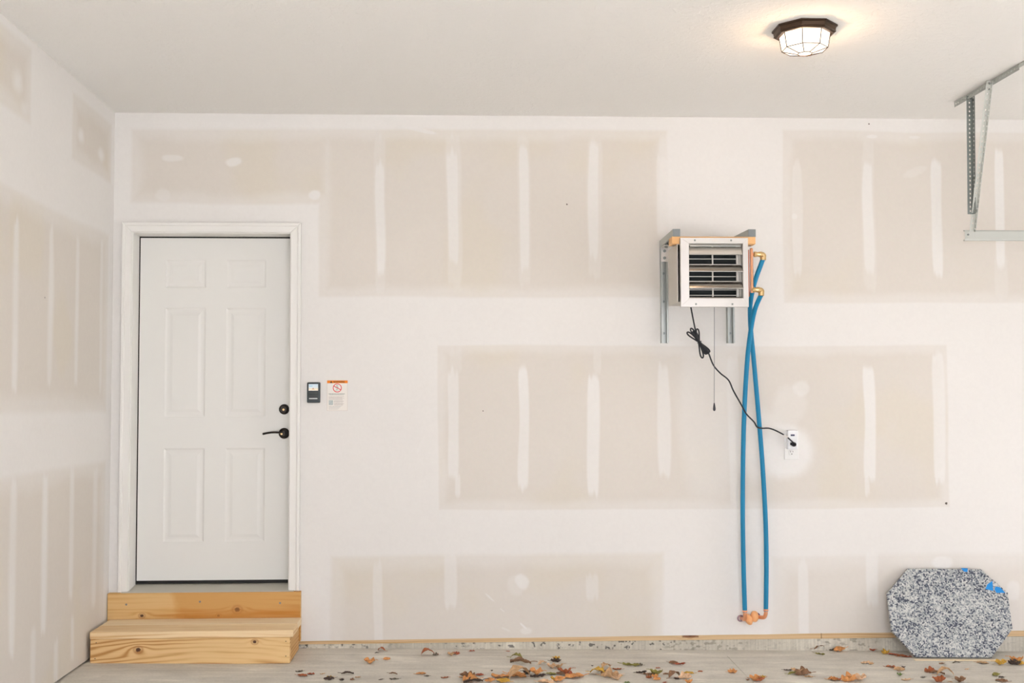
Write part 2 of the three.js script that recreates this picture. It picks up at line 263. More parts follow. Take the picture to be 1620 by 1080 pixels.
// ---------------------------------------------------------------- six-panel door
const doorWhite = std(0xecebe5, 0.42), trimWhite = std(0xefede7, 0.45), darkBronze = std(0x2b2622, 0.38, 0.6), brass = std(0xd8b985, 0.28, 0.85), rubber = std(0x16140f, 0.7);
{
  const d = structGroup('door_1', 'white six-panel entry door above the wooden step');
  const casing = (name, pts) => part(name, prism(pts, 0.018, [], 0.004), trimWhite, d);
  const ci = [0.112, 2.425, 1.042], co = [0.055, 2.482, 1.104], y0 = 0.3165;
  // moulded casing: a thin inner bead stands on each flat board
  part('casing', [prism([[co[0], y0], [ci[0], y0], [ci[0], ci[1]], [co[0], co[1]]], 0.014, [], 0.004), prism([[co[0], y0], [co[0] + 0.02, y0], [co[0] + 0.02, co[1] - 0.02], [co[0], co[1]]], 0.02, [], 0.005)], trimWhite, d);
  part('casing', [prism([[ci[2], y0], [co[2], y0], [co[2], co[1]], [ci[2], ci[1]]], 0.014, [], 0.004), prism([[co[2] - 0.02, y0], [co[2], y0], [co[2], co[1]], [co[2] - 0.02, co[1] - 0.02]], 0.02, [], 0.005)], trimWhite, d);
  part('casing', [prism([[co[0], co[1]], [ci[0], ci[1]], [ci[2], ci[1]], [co[2], co[1]]], 0.014, [], 0.004), prism([[co[0], co[1]], [co[0] + 0.02, co[1] - 0.02], [co[2] - 0.02, co[1] - 0.02], [co[2], co[1]]], 0.02, [], 0.005)], trimWhite, d);
  const z0 = -0.16, zs = -0.13;
  part('jamb', box(0.1005, 0.318, z0, 0.117, 2.4355, 0.001, 0.002), trimWhite, d);
  part('jamb', box(1.037, 0.318, z0, 1.0535, 2.4355, 0.001, 0.002), trimWhite, d);
  part('jamb', box(0.117, 2.419, z0, 1.037, 2.4355, 0.001, 0.002), trimWhite, d);
  part('weatherstrip', [box(0.1168, 0.34, -0.16, 0.1238, 2.4188, -0.1315), box(0.1238, 2.4105, -0.16, 1.037, 2.4188, -0.1315)], rubber, d, 'dark seal in the gap round the door');
  part('threshold', [prism([[-0.16, 0.302], [0.03, 0.302], [0.03, 0.3175], [0.022, 0.3205], [-0.16, 0.343]], 0.994).rotateY(-Math.PI / 2).translate(1.074, 0, 0)].map((g) => metreUV(g)), std(0xc9c5b8, 0.5, 0.25), d, 'pale grey aluminium sill');
  part('door_sweep', box(0.124, 0.342, -0.17, 1.034, 0.366, -0.137, 0.002), rubber, d, 'black rubber sweep');
  // slab with six raised panels set in moulded rings
  const X0 = 0.124, X1 = 1.034, Y0 = 0.362, Y1 = 2.4102;
  const panels = []; for (const [a, b] of [[0.276, 0.517], [0.64, 0.876]]) for (const [c, e] of [[2.11, 2.279], [1.334, 1.987], [0.588, 1.146]]) panels.push([a, c, b, e]);
  part('door_slab', prism(rect(X0, Y0, X1, Y1), 0.04, panels.map((p) => rect(...p))).translate(0, 0, zs - 0.04), doorWhite, d);
  const profile = [[0, 0], [0.004, -0.002], [0.01, -0.0045], [0.018, -0.005], [0.028, -0.0045], [0.044, -0.0016], [0.048, -0.0014]];
  for (const [a, c, b, e] of panels) {
    const pos = [], quad = (p, q, r, s) => pos.push(...p, ...q, ...r, ...p, ...r, ...s);
    for (let k = 0; k + 1 < profile.length; k++) {
      const [i0, h0] = profile[k], [i1, h1] = profile[k + 1];
      const o = [[a + i0, c + i0, zs + h0], [b - i0, c + i0, zs + h0], [b - i0, e - i0, zs + h0], [a + i0, e - i0, zs + h0]], n = [[a + i1, c + i1, zs + h1], [b - i1, c + i1, zs + h1], [b - i1, e - i1, zs + h1], [a + i1, e - i1, zs + h1]];
      for (let j = 0; j < 4; j++) quad(o[j], o[(j + 1) % 4], n[(j + 1) % 4], n[j]);
    }
    const [i, h] = profile[profile.length - 1];
    quad([a + i, c + i, zs + h], [b - i, c + i, zs + h], [b - i, e - i, zs + h], [a + i, e - i, zs + h]);
    const g = new THREE.BufferGeometry(); g.setAttribute('position', new THREE.Float32BufferAttribute(pos, 3)); g.computeVertexNormals();
    part('door_panel', metreUV(g), doorWhite, d);
  }
  const bolt = part('deadbolt', lathe([[0, 0.022], [0.018, 0.022], [0.0215, 0.018], [0.024, 0.009], [0.0305, 0.007], [0.031, 0], [0, 0]], [0.9895, 1.377, zs], 'z'), darkBronze, d, 'dark bronze deadbolt');
  part('key_cylinder', [cyl(0.0035, 0.0035, 0.004, [0.988, 1.374, zs + 0.023], 'z'), cyl(0.0065, 0.0065, 0.002, [0.988, 1.375, zs + 0.0225], 'z')], brass, bolt, 'brass key cylinder');
  const handle = part('door_handle', lathe([[0, 0.03], [0.012, 0.03], [0.014, 0.014], [0.029, 0.01], [0.0325, 0.006], [0.0325, 0], [0, 0]], [0.99, 1.233, zs], 'z'), darkBronze, d, 'dark bronze lever handle');
  part('lever', [cyl(0.013, 0.015, 0.05, [0.99, 1.233, zs + 0.04], 'z'), tube([[0.99, 1.236, zs + 0.062], [0.962, 1.2395, zs + 0.063], [0.93, 1.24, zs + 0.062], [0.9, 1.2365, zs + 0.059], [0.876, 1.2315, zs + 0.056]], 0.0062, 40, 12).scale(1, 1, 1), lathe([[0, 0.007], [0.005, 0.005], [0.0064, 0], [0.005, -0.005], [0, -0.007]], [0.875, 1.2313, zs + 0.056])], darkBronze, handle);
  part('key_cylinder', cyl(0.006, 0.006, 0.003, [0.984, 1.231, zs + 0.0665], 'z'), brass, handle, 'brass key cylinder');
}

// ---------------------------------------------------------------- ledger board and box step under the door
const screwSteel = std(0x8d8d88, 0.4, 0.8), screwHead = (x, y, z, r = 0.006) => lathe([[0, 0.001], [r * 0.5, 0.0012], [r * 0.5, 0.0022], [r, 0.002], [r, 0], [0, 0]], [x, y, z], 'z', 16);
{
  const t = thing('ledger_board', 'orange-brown pine board screwed flat to the wall under the door sill', 'board', [0.005, 0.03, 0]);
  const fn = timber(230, [226, 188, 128], [190, 130, 58], [[0.198, 0.157, 0.009], [0.745, 0.186, 0.014], [0.637, 0.152, 0.008]], { spacing: 0.03, arch: 0.03, u0: 0.2, contrast: 0.8, stain: 0 });
  part('board', box(0, 0, 0.001, 1.11, 0.286, 0.039, 0.002), plank(1536, 400, 1.11, 0.286, (u, v) => { const c = fn(u, v), s = sstep(0.36, 0.43, u + (fbm(u * 9, v * 14, 236) - 0.5) * 0.14), b = sstep(0.2, 0.165, v + 0.05 * (fbm(u * 3, v * 6, 238) - 0.5)) * sstep(0.14, 0.4, u); return mix3(c, [194, 128, 50], 0.4 * s + 0.7 * b * fbm(u * 3, v * 60, 239)); }), t);
  for (const [x, y] of [[0.108, 0.222], [0.53, 0.234], [0.992, 0.222]]) part('screw', screwHead(x, y, 0.039), screwSteel, t);
}
{
  const t = thing('wooden_step', 'pale pine box step with knotty front standing on the floor below the door', 'step', [0.022, -0.016, 0.04]);
  const front = timber(240, [236, 200, 142], [192, 136, 74], [[0.262, 0.085, 0.012], [0.893, 0.121, 0.009]], { spacing: 0.026, arch: 0.12, u0: 0.6, contrast: 0.8 });
  part('front_board', box(0.003, 0.002, 0.327, 1.085, 0.1455, 0.365, 0.0025), plank(1400, 190, 1.085, 0.146, front), t);
  const top = (seed) => plank(1200, 256, 1.115, 0.2, timber(seed, [248, 226, 188], [220, 184, 136], [], { spacing: 0.03, arch: 0.01, contrast: 0.6 }));
  part('tread_board', box(0, 0.146, 0.0, 1.1, 0.184, 0.1825, 0.004), top(250), t);
  part('tread_board', box(0.001, 0.146, 0.1855, 1.104, 0.184, 0.372, 0.004), plank(1200, 256, 1.115, 0.2, timber(255, [246, 218, 172], [214, 168, 110], [], { spacing: 0.026, arch: 0.02, contrast: 0.6 })), t);
  const side = plank(512, 200, 0.4, 0.15, timber(260, [216, 172, 110], [176, 118, 58], [], { spacing: 0.02 }));
  part('side_board', box(0.003, 0.002, 0.002, 0.041, 0.1455, 0.3265, 0.002), side, t);
  part('side_board', box(1.047, 0.002, 0.002, 1.085, 0.1455, 0.3265, 0.002), side, t);
  for (const [x, y] of [[0.035, 0.125], [1.063, 0.122], [1.063, 0.042], [0.03, 0.04]]) part('nail', cyl(0.003, 0.003, 0.0015, [x, y, 0.3652], 'z', 10), std(0x6f5638, 0.6, 0.4), t);
}

// ---------------------------------------------------------------- metals
const galv = std(0xb4b8b4, 0.42, 0.75, { bumpMap: paint(256, 256, 0.2, 0.2, (x, y) => fbm(x * 160, y * 160, 300, 3), { data: true }), bumpScale: 0.0003 });
const galvPale = std(0xc9ccc6, 0.5, 0.4);
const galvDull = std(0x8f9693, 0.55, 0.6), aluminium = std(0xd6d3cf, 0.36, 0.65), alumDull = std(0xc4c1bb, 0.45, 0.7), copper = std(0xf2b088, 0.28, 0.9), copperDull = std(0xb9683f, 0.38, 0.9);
const bluePlastic = std(0x0082ae, 0.58), blackRubber = std(0x14161c, 0.5), steelWire = std(0x7d7d80, 0.4, 0.7);

// slotted channel, open side towards +z, standing along +y from 0 to len
function channel(len, w = 0.0413, d = 0.0413, lip = 0.0095, t = 0.0025) {
  const h = w / 2, o = [[-h, 0], [h, 0], [h, d], [h - lip, d], [h - lip, d - 0.007], [h - lip + t, d - 0.007], [h - lip + t, d - t], [h - t, d - t], [h - t, t], [-h + t, t], [-h + t, d - t], [-h + lip - t, d - t], [-h + lip - t, d - 0.007], [-h + lip, d - 0.007], [-h + lip, d], [-h, d]];
  return metreUV(prism(o.map(([x, y]) => [x, -y]), len).rotateX(-Math.PI / 2));
}
// perforated angle from 0 to len along +y: one leg in the xy plane facing +z, the other running to +z from the leg's right edge
function perforatedAngle(len, w = 0.032, pitch = 0.0245, hole = [0.0046, 0.0062], t = 0.002, w2 = w) {
  const slots = (width) => { const out = []; for (let y = 0.018; y < len - 0.012; y += pitch) { const ring = []; for (let k = 0; k < 12; k++) { const a = -k / 12 * 2 * Math.PI; ring.push([width / 2 + hole[0] * Math.cos(a), y + hole[1] * Math.sin(a)]); } out.push(ring); } return out; };
  return [prism(rect(0, 0, w, len), t, slots(w)).translate(0, 0, -t), prism(rect(0, 0, w2, len), t, slots(w2)).rotateY(-Math.PI / 2).translate(w, 0, 0)];
}
// turn geometry built along +y so that it runs from a to b, its +z as near as can be to `face`
function along(g, a, b, face = [0, 0, 1]) {
  const y = new THREE.Vector3(b[0] - a[0], b[1] - a[1], b[2] - a[2]).normalize(), z0 = new THREE.Vector3(...face), x = new THREE.Vector3().crossVectors(y, z0).normalize(), z = new THREE.Vector3().crossVectors(x, y);
  return g.applyMatrix4(new THREE.Matrix4().makeBasis(x, y, z).setPosition(...a));
}
const dist = (a, b) => Math.hypot(a[0] - b[0], a[1] - b[1], a[2] - b[2]);
const hexBolt = (at, r = 0.008, axis = 'z', h = 0.006) => cyl(r, r, h, at, axis, 6);

// ---------------------------------------------------------------- ceiling lamp
{
  const C = [3.632, ROOM.high, 1.612];
  const t = thing('ceiling_light', 'lit octagonal ceiling lamp with dark bronze rim and glowing glass panes', 'lamp', C);
  const bronze = std(0x4a3a2e, 0.4, 0.7);
  // eight-sided rings: radius to the flats, height below the ceiling
  const oct = (r, y) => { const R = r / Math.cos(Math.PI / 8); return Array.from({ length: 8 }, (_, k) => [R * Math.cos(Math.PI / 8 + k * Math.PI / 4), y, R * Math.sin(Math.PI / 8 + k * Math.PI / 4)]); };
  const rings = (list) => { const pos = []; for (let i = 0; i + 1 < list.length; i++) { const a = oct(...list[i]), b = oct(...list[i + 1]); for (let k = 0; k < 8; k++) { const n = (k + 1) % 8; pos.push(...a[k], ...a[n], ...b[n], ...a[k], ...b[n], ...b[k]); } } const g = new THREE.BufferGeometry(); g.setAttribute('position', new THREE.Float32BufferAttribute(pos, 3)); g.computeVertexNormals(); return g; };
  part('canopy', rings([[0.1, 0], [0.1375, 0], [0.1375, -0.007], [0.131, -0.009], [0.128, -0.026], [0.131, -0.03], [0.121, -0.036], [0.105, -0.034], [0.1, -0.012], [0.02, -0.012]]), bronze, t, 'dark bronze stepped rim');
  const cage = [[0.106, -0.033], [0.095, -0.1], [0.062, -0.11], [0.03, -0.12]];
  part('glass_shade', rings([...cage.map(([r, y]) => [r, y + 0.001]), [0.001, -0.1215]]), new THREE.MeshStandardMaterial({ color: 0xfff6ea, roughness: 0.25, emissive: 0xfff0dc, emissiveIntensity: 1.2, side: THREE.DoubleSide }), t, 'glowing clear glass panes');
  const wires = [];
  for (let i = 1; i < cage.length; i++) if (i !== 2) { const o = oct(cage[i][0] + 0.001, cage[i][1]); for (let k = 0; k < 8; k++) wires.push(tube([o[k], o[(k + 1) % 8]], 0.0018, 2, 6)); }
  for (const w of [wires.slice(0, 8), wires.slice(8)]) part('lamp_ring', w, bronze, t);
  for (let k = 0; k < 8; k++) part('lamp_rib', cage.slice(0, -1).map((c, i) => tube([oct(c[0] + 0.001, c[1])[k], oct(cage[i + 1][0] + 0.001, cage[i + 1][1])[k]], 0.0019, 2, 6)), bronze, t);
  const bulb = new THREE.PointLight(0xffcf9a, 0.37); bulb.name = 'lamp_bulb'; bulb.position.set(0, -0.095, 0); bulb.castShadow = true; bulb.shadow.radius = 1.5; t.add(bulb);
}

// ---------------------------------------------------------------- roller-door track and its perforated hanger
{
  const t = thing('door_track', 'galvanized roller-door track hung from the ceiling by perforated angle iron', 'track', [4.893, 2.324, 0.49]);
  const L = (p) => [p[0] - 4.893, p[1] - 2.324, p[2] - 0.49];
  const len = 8.36 - 4.893, prof = [[0, 0.006], [0.006, -0.003], [0.019, -0.004], [0.021, 0], [0.019, 0.003], [0.0175, 0.0005], [0.006, 0.0005], [0.0025, 0.004], [0.0025, 0.048], [0.006, 0.0515], [0.0175, 0.0515], [0.019, 0.049], [0.021, 0.052], [0.019, 0.056], [0.006, 0.055], [0, 0.047]];
  part('rail', prism(prof.map(([a, b]) => [a, b]), len).rotateY(Math.PI / 2).translate(0, 0, 0), galvPale, t, 'long curled-edge steel rail');
  part('bolt', [hexBolt([0.017, 0.028, 0.002], 0.006)], galvDull, t);
  // ceiling angle: hanging leg seen from the side, flat leg on the ceiling
  const a = L([4.893, 3.136, 0.395]), b = L([4.901, 3.136, 1.12]), la = dist(a, b);
  { const [leg, flat] = perforatedAngle(la, 0.032, 0.03, [0.0046, 0.009]); const g = merged([leg.translate(-0.032, 0, 0), prism(rect(0, 0, 0.034, la + 0.06), 0.002).rotateY(-Math.PI / 2)]); // leg down, flat leg along the ceiling
    part('ceiling_angle', along(g.rotateY(0).translate(0, 0, 0), a, b, [1, 0, 0]), galv, t, 'perforated angle screwed along the ceiling'); }
  const p0 = L([4.8795, 2.457, 0.557]), p1 = L([4.888, 3.128, 0.557]);
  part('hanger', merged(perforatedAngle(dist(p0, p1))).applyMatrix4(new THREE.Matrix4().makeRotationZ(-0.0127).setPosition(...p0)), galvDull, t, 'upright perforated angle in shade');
  const q0 = L([4.907, 2.366, 0.516]), q1 = L([4.868, 3.13, 0.836]);
  part('hanger', along(merged(perforatedAngle(dist(q0, q1), 0.0265, 0.0285, [0.0044, 0.0058], 0.002, 0.02)), q0, q1), galvPale, t, 'pale slanting perforated angle');
  for (const q of [[4.8825, 3.112, 0.842], [4.8815, 3.085, 0.834]]) part('bolt', hexBolt(L(q), 0.0045), galvDull, t);
}

// ---------------------------------------------------------------- strut brackets that carry the heater
function strutBracket(x, skew, label) {
  const t = thing('strut_bracket', label, 'bracket', [x, 1.766, 0], 'strut brackets under the heater');
  part('post', channel(0.618).translate(0, 0, 0.0005), galv, t);
  const arm = new THREE.Matrix4().makeRotationY(skew).setPosition(0, 0.5975, 0.0425);
  // arm lies along z with its open side down
  part('arm', channel(0.405).rotateX(Math.PI / 2).rotateZ(0).translate(0, 0.0206, 0).applyMatrix4(arm), galv, t);
  part('end_cap', box(-0.0215, -0.0215, 0.404, 0.0215, 0.0215, 0.4075, 0.003).applyMatrix4(arm), std(0x858b8c, 0.6, 0.3), t, 'grey plastic end cap');
  const f = part('corner_fitting', [box(-0.0195, 0.485, 0.042, 0.0195, 0.575, 0.048, 0.001), box(-0.0195, 0.569, 0.042, 0.0195, 0.575, 0.135, 0.001)], aluminium, t, 'bright zinc angle fitting');
  for (const y of [0.508, 0.55]) part('bolt', hexBolt([0, y, 0.051], 0.0095), galvDull, f);
  part('bolt', hexBolt([0, 0.5655, 0.105], 0.0095, 'y'), galvDull, f);
  for (const y of [0.06, 0.25, 0.42]) part('screw', hexBolt([0, y, 0.006], 0.008), galvDull, t);
  return t;
}
strutBracket(3.268, -0.02, 'galvanized strut bracket with bolted corner fitting left of the heater');
strutBracket(3.667, 0.055, 'galvanized strut bracket mostly hidden behind the right side of the heater');
{
  const m = plank(512, 128, 0.5, 0.1, timber(400, [236, 186, 128], [206, 148, 88], [], { spacing: 0.02, arch: 0.02, contrast: 0.5 }));
  const t = thing('mounting_board', 'short orange-tan timber board between the strut arms and the heater top', 'board', [3.234, 2.3, 0.355]);
  part('board', box(0, 0, 0, 0.475, 0.0425, 0.094, 0.003), m, t);
  for (const [x, z] of [[0.02, 0.04], [0.455, 0.04]]) part('bolt', cyl(0.008, 0.008, 0.004, [x, -0.002, z], 'y', 6), galvDull, t);
}

// ---------------------------------------------------------------- hydronic unit heater
{
  const t = thing('unit_heater', 'square aluminium unit heater with tilted louvers hung on strut brackets', 'heater', [3.466, 1.943, 0.45]);
  const X = (x) => x - 3.466, Y = (y) => y - 1.943, Z = (z) => z - 0.45;
  const steel = std(0xcfc9bf, 0.5, 0.35);
  // housing: open-fronted sheet-metal tray
  const hx0 = X(3.262), hx1 = X(3.662), hy0 = Y(1.971), hy1 = Y(2.299), hz0 = Z(0.2), hz1 = Z(0.452);
  part('housing', [box(hx0, hy0, hz0, hx0 + 0.003, hy1, hz1), box(hx1 - 0.003, hy0, hz0, hx1, hy1, hz1), box(hx0 + 0.003, hy1 - 0.003, hz0, hx1 - 0.003, hy1, hz1), box(hx0 + 0.003, hy0, hz0, hx1 - 0.003, hy0 + 0.003, hz1), box(hx0 + 0.003, hy0 + 0.003, hz0, hx1 - 0.003, hy1 - 0.003, hz0 + 0.003)], steel, t, 'plain sheet-metal box');
  // front frame of four mitred flat bars with an inner return
  const fx0 = -0.191, fx1 = 0.1915, fy0 = 0, fy1 = Y(2.331), ox0 = X(3.323), ox1 = X(3.6275), oy0 = Y(1.992), oy1 = Y(2.299), zf = Z(0.474);
  const bars = [[[fx0, fy1], [ox0, oy1], [ox1, oy1], [fx1, fy1]], [[fx0, fy0], [ox0, oy0], [ox0, oy1], [fx0, fy1]], [[fx1, fy0], [fx1, fy1], [ox1, oy1], [ox1, oy0]], [[fx0, fy0], [fx1, fy0], [ox1, oy0], [ox0, oy0]]];
  const fr = part('front_frame', bars.map((b) => prism(b, 0.006, [], 0.0015).translate(0, 0, zf)), aluminium, t, 'bright aluminium frame with mitred corners');
  part('frame_return', [box(ox0 - 0.002, oy0, Z(0.43), ox0, oy1, zf), box(ox1, oy0, Z(0.43), ox1 + 0.002, oy1, zf), box(ox0, oy1, Z(0.43), ox1, oy1 + 0.002, zf), box(ox0, oy0 - 0.002, Z(0.43), ox1, oy0, zf),
    box(fx0, fy0, Z(0.452), fx0 + 0.002, fy1, zf), box(fx1 - 0.002, fy0, Z(0.452), fx1, fy1, zf), box(fx0 + 0.002, fy1 - 0.002, Z(0.452), fx1 - 0.002, fy1, zf), box(fx0 + 0.002, fy0, Z(0.452), fx1 - 0.002, fy0 + 0.002, zf)], alumDull, fr);
  for (const [x, y] of [[3.357, 2.317], [3.562, 2.317], [3.36, 1.959], [3.565, 1.959]]) part('screw', lathe([[0, 0.003], [0.004, 0.0025], [0.0055, 0], [0, 0]], [X(x), Y(y), zf + 0.006], 'z', 16), galvDull, fr);
  part('maker_badge', [prism(Array.from({ length: 24 }, (_, k) => { const a = k / 24 * 2 * Math.PI; return [0.017 * Math.sign(Math.cos(a)) * Math.abs(Math.cos(a)) ** 0.6 + X(3.469), 0.0055 * Math.sin(a) + Y(2.3165)]; }), 0.0015, [], 0.0005).translate(0, 0, zf + 0.006)], std(0xd8d2cc, 0.4, 0.5), fr, 'small oval badge');
  // finned coil and the guard bars in front of it
  const cx0 = ox0 + 0.006, cx1 = X(3.604), finBump = paint(256, 16, 0.05, 0.01, (x) => Math.abs(((x * 500) % 1) - 0.5) * 2, { data: true });
  part('coil', box(ox0 - 0.02, oy0 - 0.01, Z(0.395), ox1 + 0.015, oy1 + 0.01, Z(0.412)), std(0x33393a, 0.6, 0.3, { bumpMap: finBump, bumpScale: 0.002 }), t, 'dark finned coil');
  const gz = Z(0.4135), bar = (y, h = 0.0042) => box(cx0, Y(y) - h / 2, gz, cx1, Y(y) + h / 2, gz + 0.006, 0.001);
  part('coil_guard', [bar(2.22), bar(2.12), bar(2.045), bar(2.014), box(X(3.4655), oy0, gz, X(3.4735), oy1, gz + 0.008, 0.001), box(cx0 - 0.003, oy0, gz, cx0, oy1, gz + 0.008), box(cx1, oy0, gz, X(3.618), oy1, gz + 0.01, 0.001), box(X(3.6215), oy0, gz, ox1, oy1, gz + 0.012)], std(0xdedad2, 0.5, 0.4), t, 'pale guard bars');
  // louvers: rolled front lip, curved blade
  const blade = (y, z, tilt, deep, w0 = ox0 + 0.003, w1 = ox1 - 0.002, lip = 0.0035) => {
    const prof = []; const n = 10;
    for (let i = 0; i <= n; i++) { const s = i / n; prof.push([s * deep, 0.006 * Math.sin(Math.PI * s)]); }
    for (let i = 1; i <= 8; i++) { const a = i / 8 * Math.PI * 1.3; prof.push([deep + lip * Math.sin(a), lip * (1 - Math.cos(a)) - 0.0005]); }
    const back = prof.map(([a, b]) => [a, b - 0.0014]).reverse();
    return prism([...prof, ...back], w1 - w0).rotateY(-Math.PI / 2).translate(w1, 0, 0).applyMatrix4(new THREE.Matrix4().makeTranslation(0, Y(y), Z(z)).multiply(new THREE.Matrix4().makeRotationX(tilt)));
  };
  const louverMat = std(0x908d88, 0.18, 0.9);
  const top = part('louver', blade(2.283, 0.45, 1.12, 0.05, ox0 + 0.003, ox1 - 0.002), alumDull, t, 'top louver hanging nearly shut');
  part('louver_rod', cyl(0.0042, 0.0042, ox1 - ox0 - 0.012, [(ox0 + ox1) / 2 + 0.002, Y(2.2875), Z(0.464)], 'x', 14), std(0xdde4e8, 0.2, 0.85), top);
  for (const [y, z] of [[2.184, 0.444], [2.089, 0.444]]) { const l = part('louver', blade(y, z, 0.92, 0.05, ox0 + 0.003, ox1 + 0.003), louverMat, t); part('louver_lip', cyl(0.0036, 0.0036, ox1 - ox0 + 0.008, [(ox0 + ox1) / 2 + 0.006, Y(y) - 0.0405, Z(z) + 0.032], 'x', 14), aluminium, l); part('louver_edge', cyl(0.0026, 0.0026, ox1 - ox0 - 0.004, [(ox0 + ox1) / 2 + 0.001, Y(y) + 0.001, Z(z)], 'x', 12), aluminium, l); for (const e of [ox0 + 0.006, ox1 - 0.006]) part('louver_pin', cyl(0.003, 0.003, 0.01, [e, Y(y) - 0.004, Z(z) + 0.008], 'x', 10), steelWire, l); }
  part('louver', blade(1.9985, 0.444, 0.3, 0.02), louverMat, t);
  // copper header on the right side with two brass elbows
  const hd = part('copper_header', [cyl(0.0088, 0.0088, 0.252, [X(3.7125), Y(2.162), Z(0.345)], 'y', 20), lathe([[0, 0.006], [0.006, 0.004], [0.0088, 0]], [X(3.7125), Y(2.288), Z(0.345)], 'y', 20)], copper, t, 'bright copper header pipe');
  part('return_bend', [cyl(0.0045, 0.0045, 0.27, [X(3.6985), Y(2.15), Z(0.33)], 'y', 14), ...[2.27, 2.21, 2.15, 2.09, 2.03].map((y) => cyl(0.0045, 0.0045, 0.04, [X(3.682), Y(y), Z(0.33)], 'x', 12))], copperDull, hd, 'thin darker copper tube');
  for (const [y, x1] of [[2.257, 3.7725], [2.053, 3.7585]]) {
    const e = part('brass_elbow', [
      lathe([[0.0088, -0.02], [0.0105, -0.018], [0.0165, -0.014], [0.0165, -0.002], [0.014, 0.0], [0.0145, 0.012], [0.0165, 0.016], [0.0165, 0.026], [0.0155, 0.029]], [X(x1) - 0.03, Y(y), Z(0.345)], 'x', 20),
      tube([[X(x1) - 0.004, Y(y), Z(0.345)], [X(x1) + 0.006, Y(y) - 0.002, Z(0.345)], [X(x1) + 0.011, Y(y) - 0.008, Z(0.344)], [X(x1) + 0.0095, Y(y) - 0.02, Z(0.343)]], 0.0145, 24, 18),
      lathe([[0.0135, 0.012], [0.0168, 0.01], [0.0168, -0.006], [0.0135, -0.008]], [X(x1) + 0.008, Y(y) - 0.026, Z(0.342)], 'y', 20)], brass, hd, 'brass elbow');
    part('copper_stub', cyl(0.0078, 0.0078, X(x1) - 0.045 - X(3.718), [(X(x1) - 0.045 + X(3.718)) / 2, Y(y), Z(0.345)], 'x', 14), copper, e);
  }
  // pull cord of the switch below
  const pc = part('pull_cord', tube([[X(3.492), Y(1.957), Z(0.355)], [X(3.489), Y(1.7), Z(0.355)], [X(3.485), Y(1.405), Z(0.355)]], 0.0015, 24, 6), std(0x6d6c70, 0.5, 0.4), t, 'thin grey pull cord');
  part('cord_knob', lathe([[0, 0.024], [0.003, 0.022], [0.005, 0.01], [0.0075, -0.008], [0.0072, -0.017], [0.004, -0.023], [0, -0.0235]], [X(3.485), Y(1.385), Z(0.355)], 'y', 18), std(0x232530, 0.4), pc, 'dark teardrop knob');
}

// ---------------------------------------------------------------- blue pipes from the wall stubs up to the heater
function bluePipe(path, label) {
  const t = thing('blue_pipe', label, 'pipe', path[0], 'blue pipes below the heater');
  const P = path.map((p) => [p[0] - path[0][0], p[1] - path[0][1], p[2] - path[0][2]]);
  part('pipe', tube(P, 0.0136, 160, 18), bluePlastic, t);
  part('crimp_ring', cyl(0.0146, 0.0146, 0.011, [P[0][0] + (P[1][0] - P[0][0]) * 0.04, 0.008, 0], 'y', 24), copper, t, 'copper crimp ring');
  return t;
}
bluePipe([[3.7195, 0.176, 0.07], [3.714, 0.429, 0.075], [3.709, 0.727, 0.09], [3.71, 1.099, 0.112], [3.7155, 1.397, 0.14], [3.7255, 1.693, 0.19], [3.735, 1.872, 0.255], [3.744, 1.958, 0.305], [3.7655, 2.024, 0.342]], 'blue plastic pipe from the left wall stub to the lower brass elbow, crossing in front');
bluePipe([[3.8445, 0.182, 0.07], [3.85, 0.465, 0.075], [3.847, 0.725, 0.08], [3.831, 1.06, 0.085], [3.809, 1.359, 0.092], [3.78, 1.658, 0.115], [3.7465, 1.879, 0.175], [3.7305, 1.99, 0.245], [3.738, 2.095, 0.305], [3.7785, 2.228, 0.342]], 'blue plastic pipe from the right wall stub to the upper brass elbow, crossing behind');
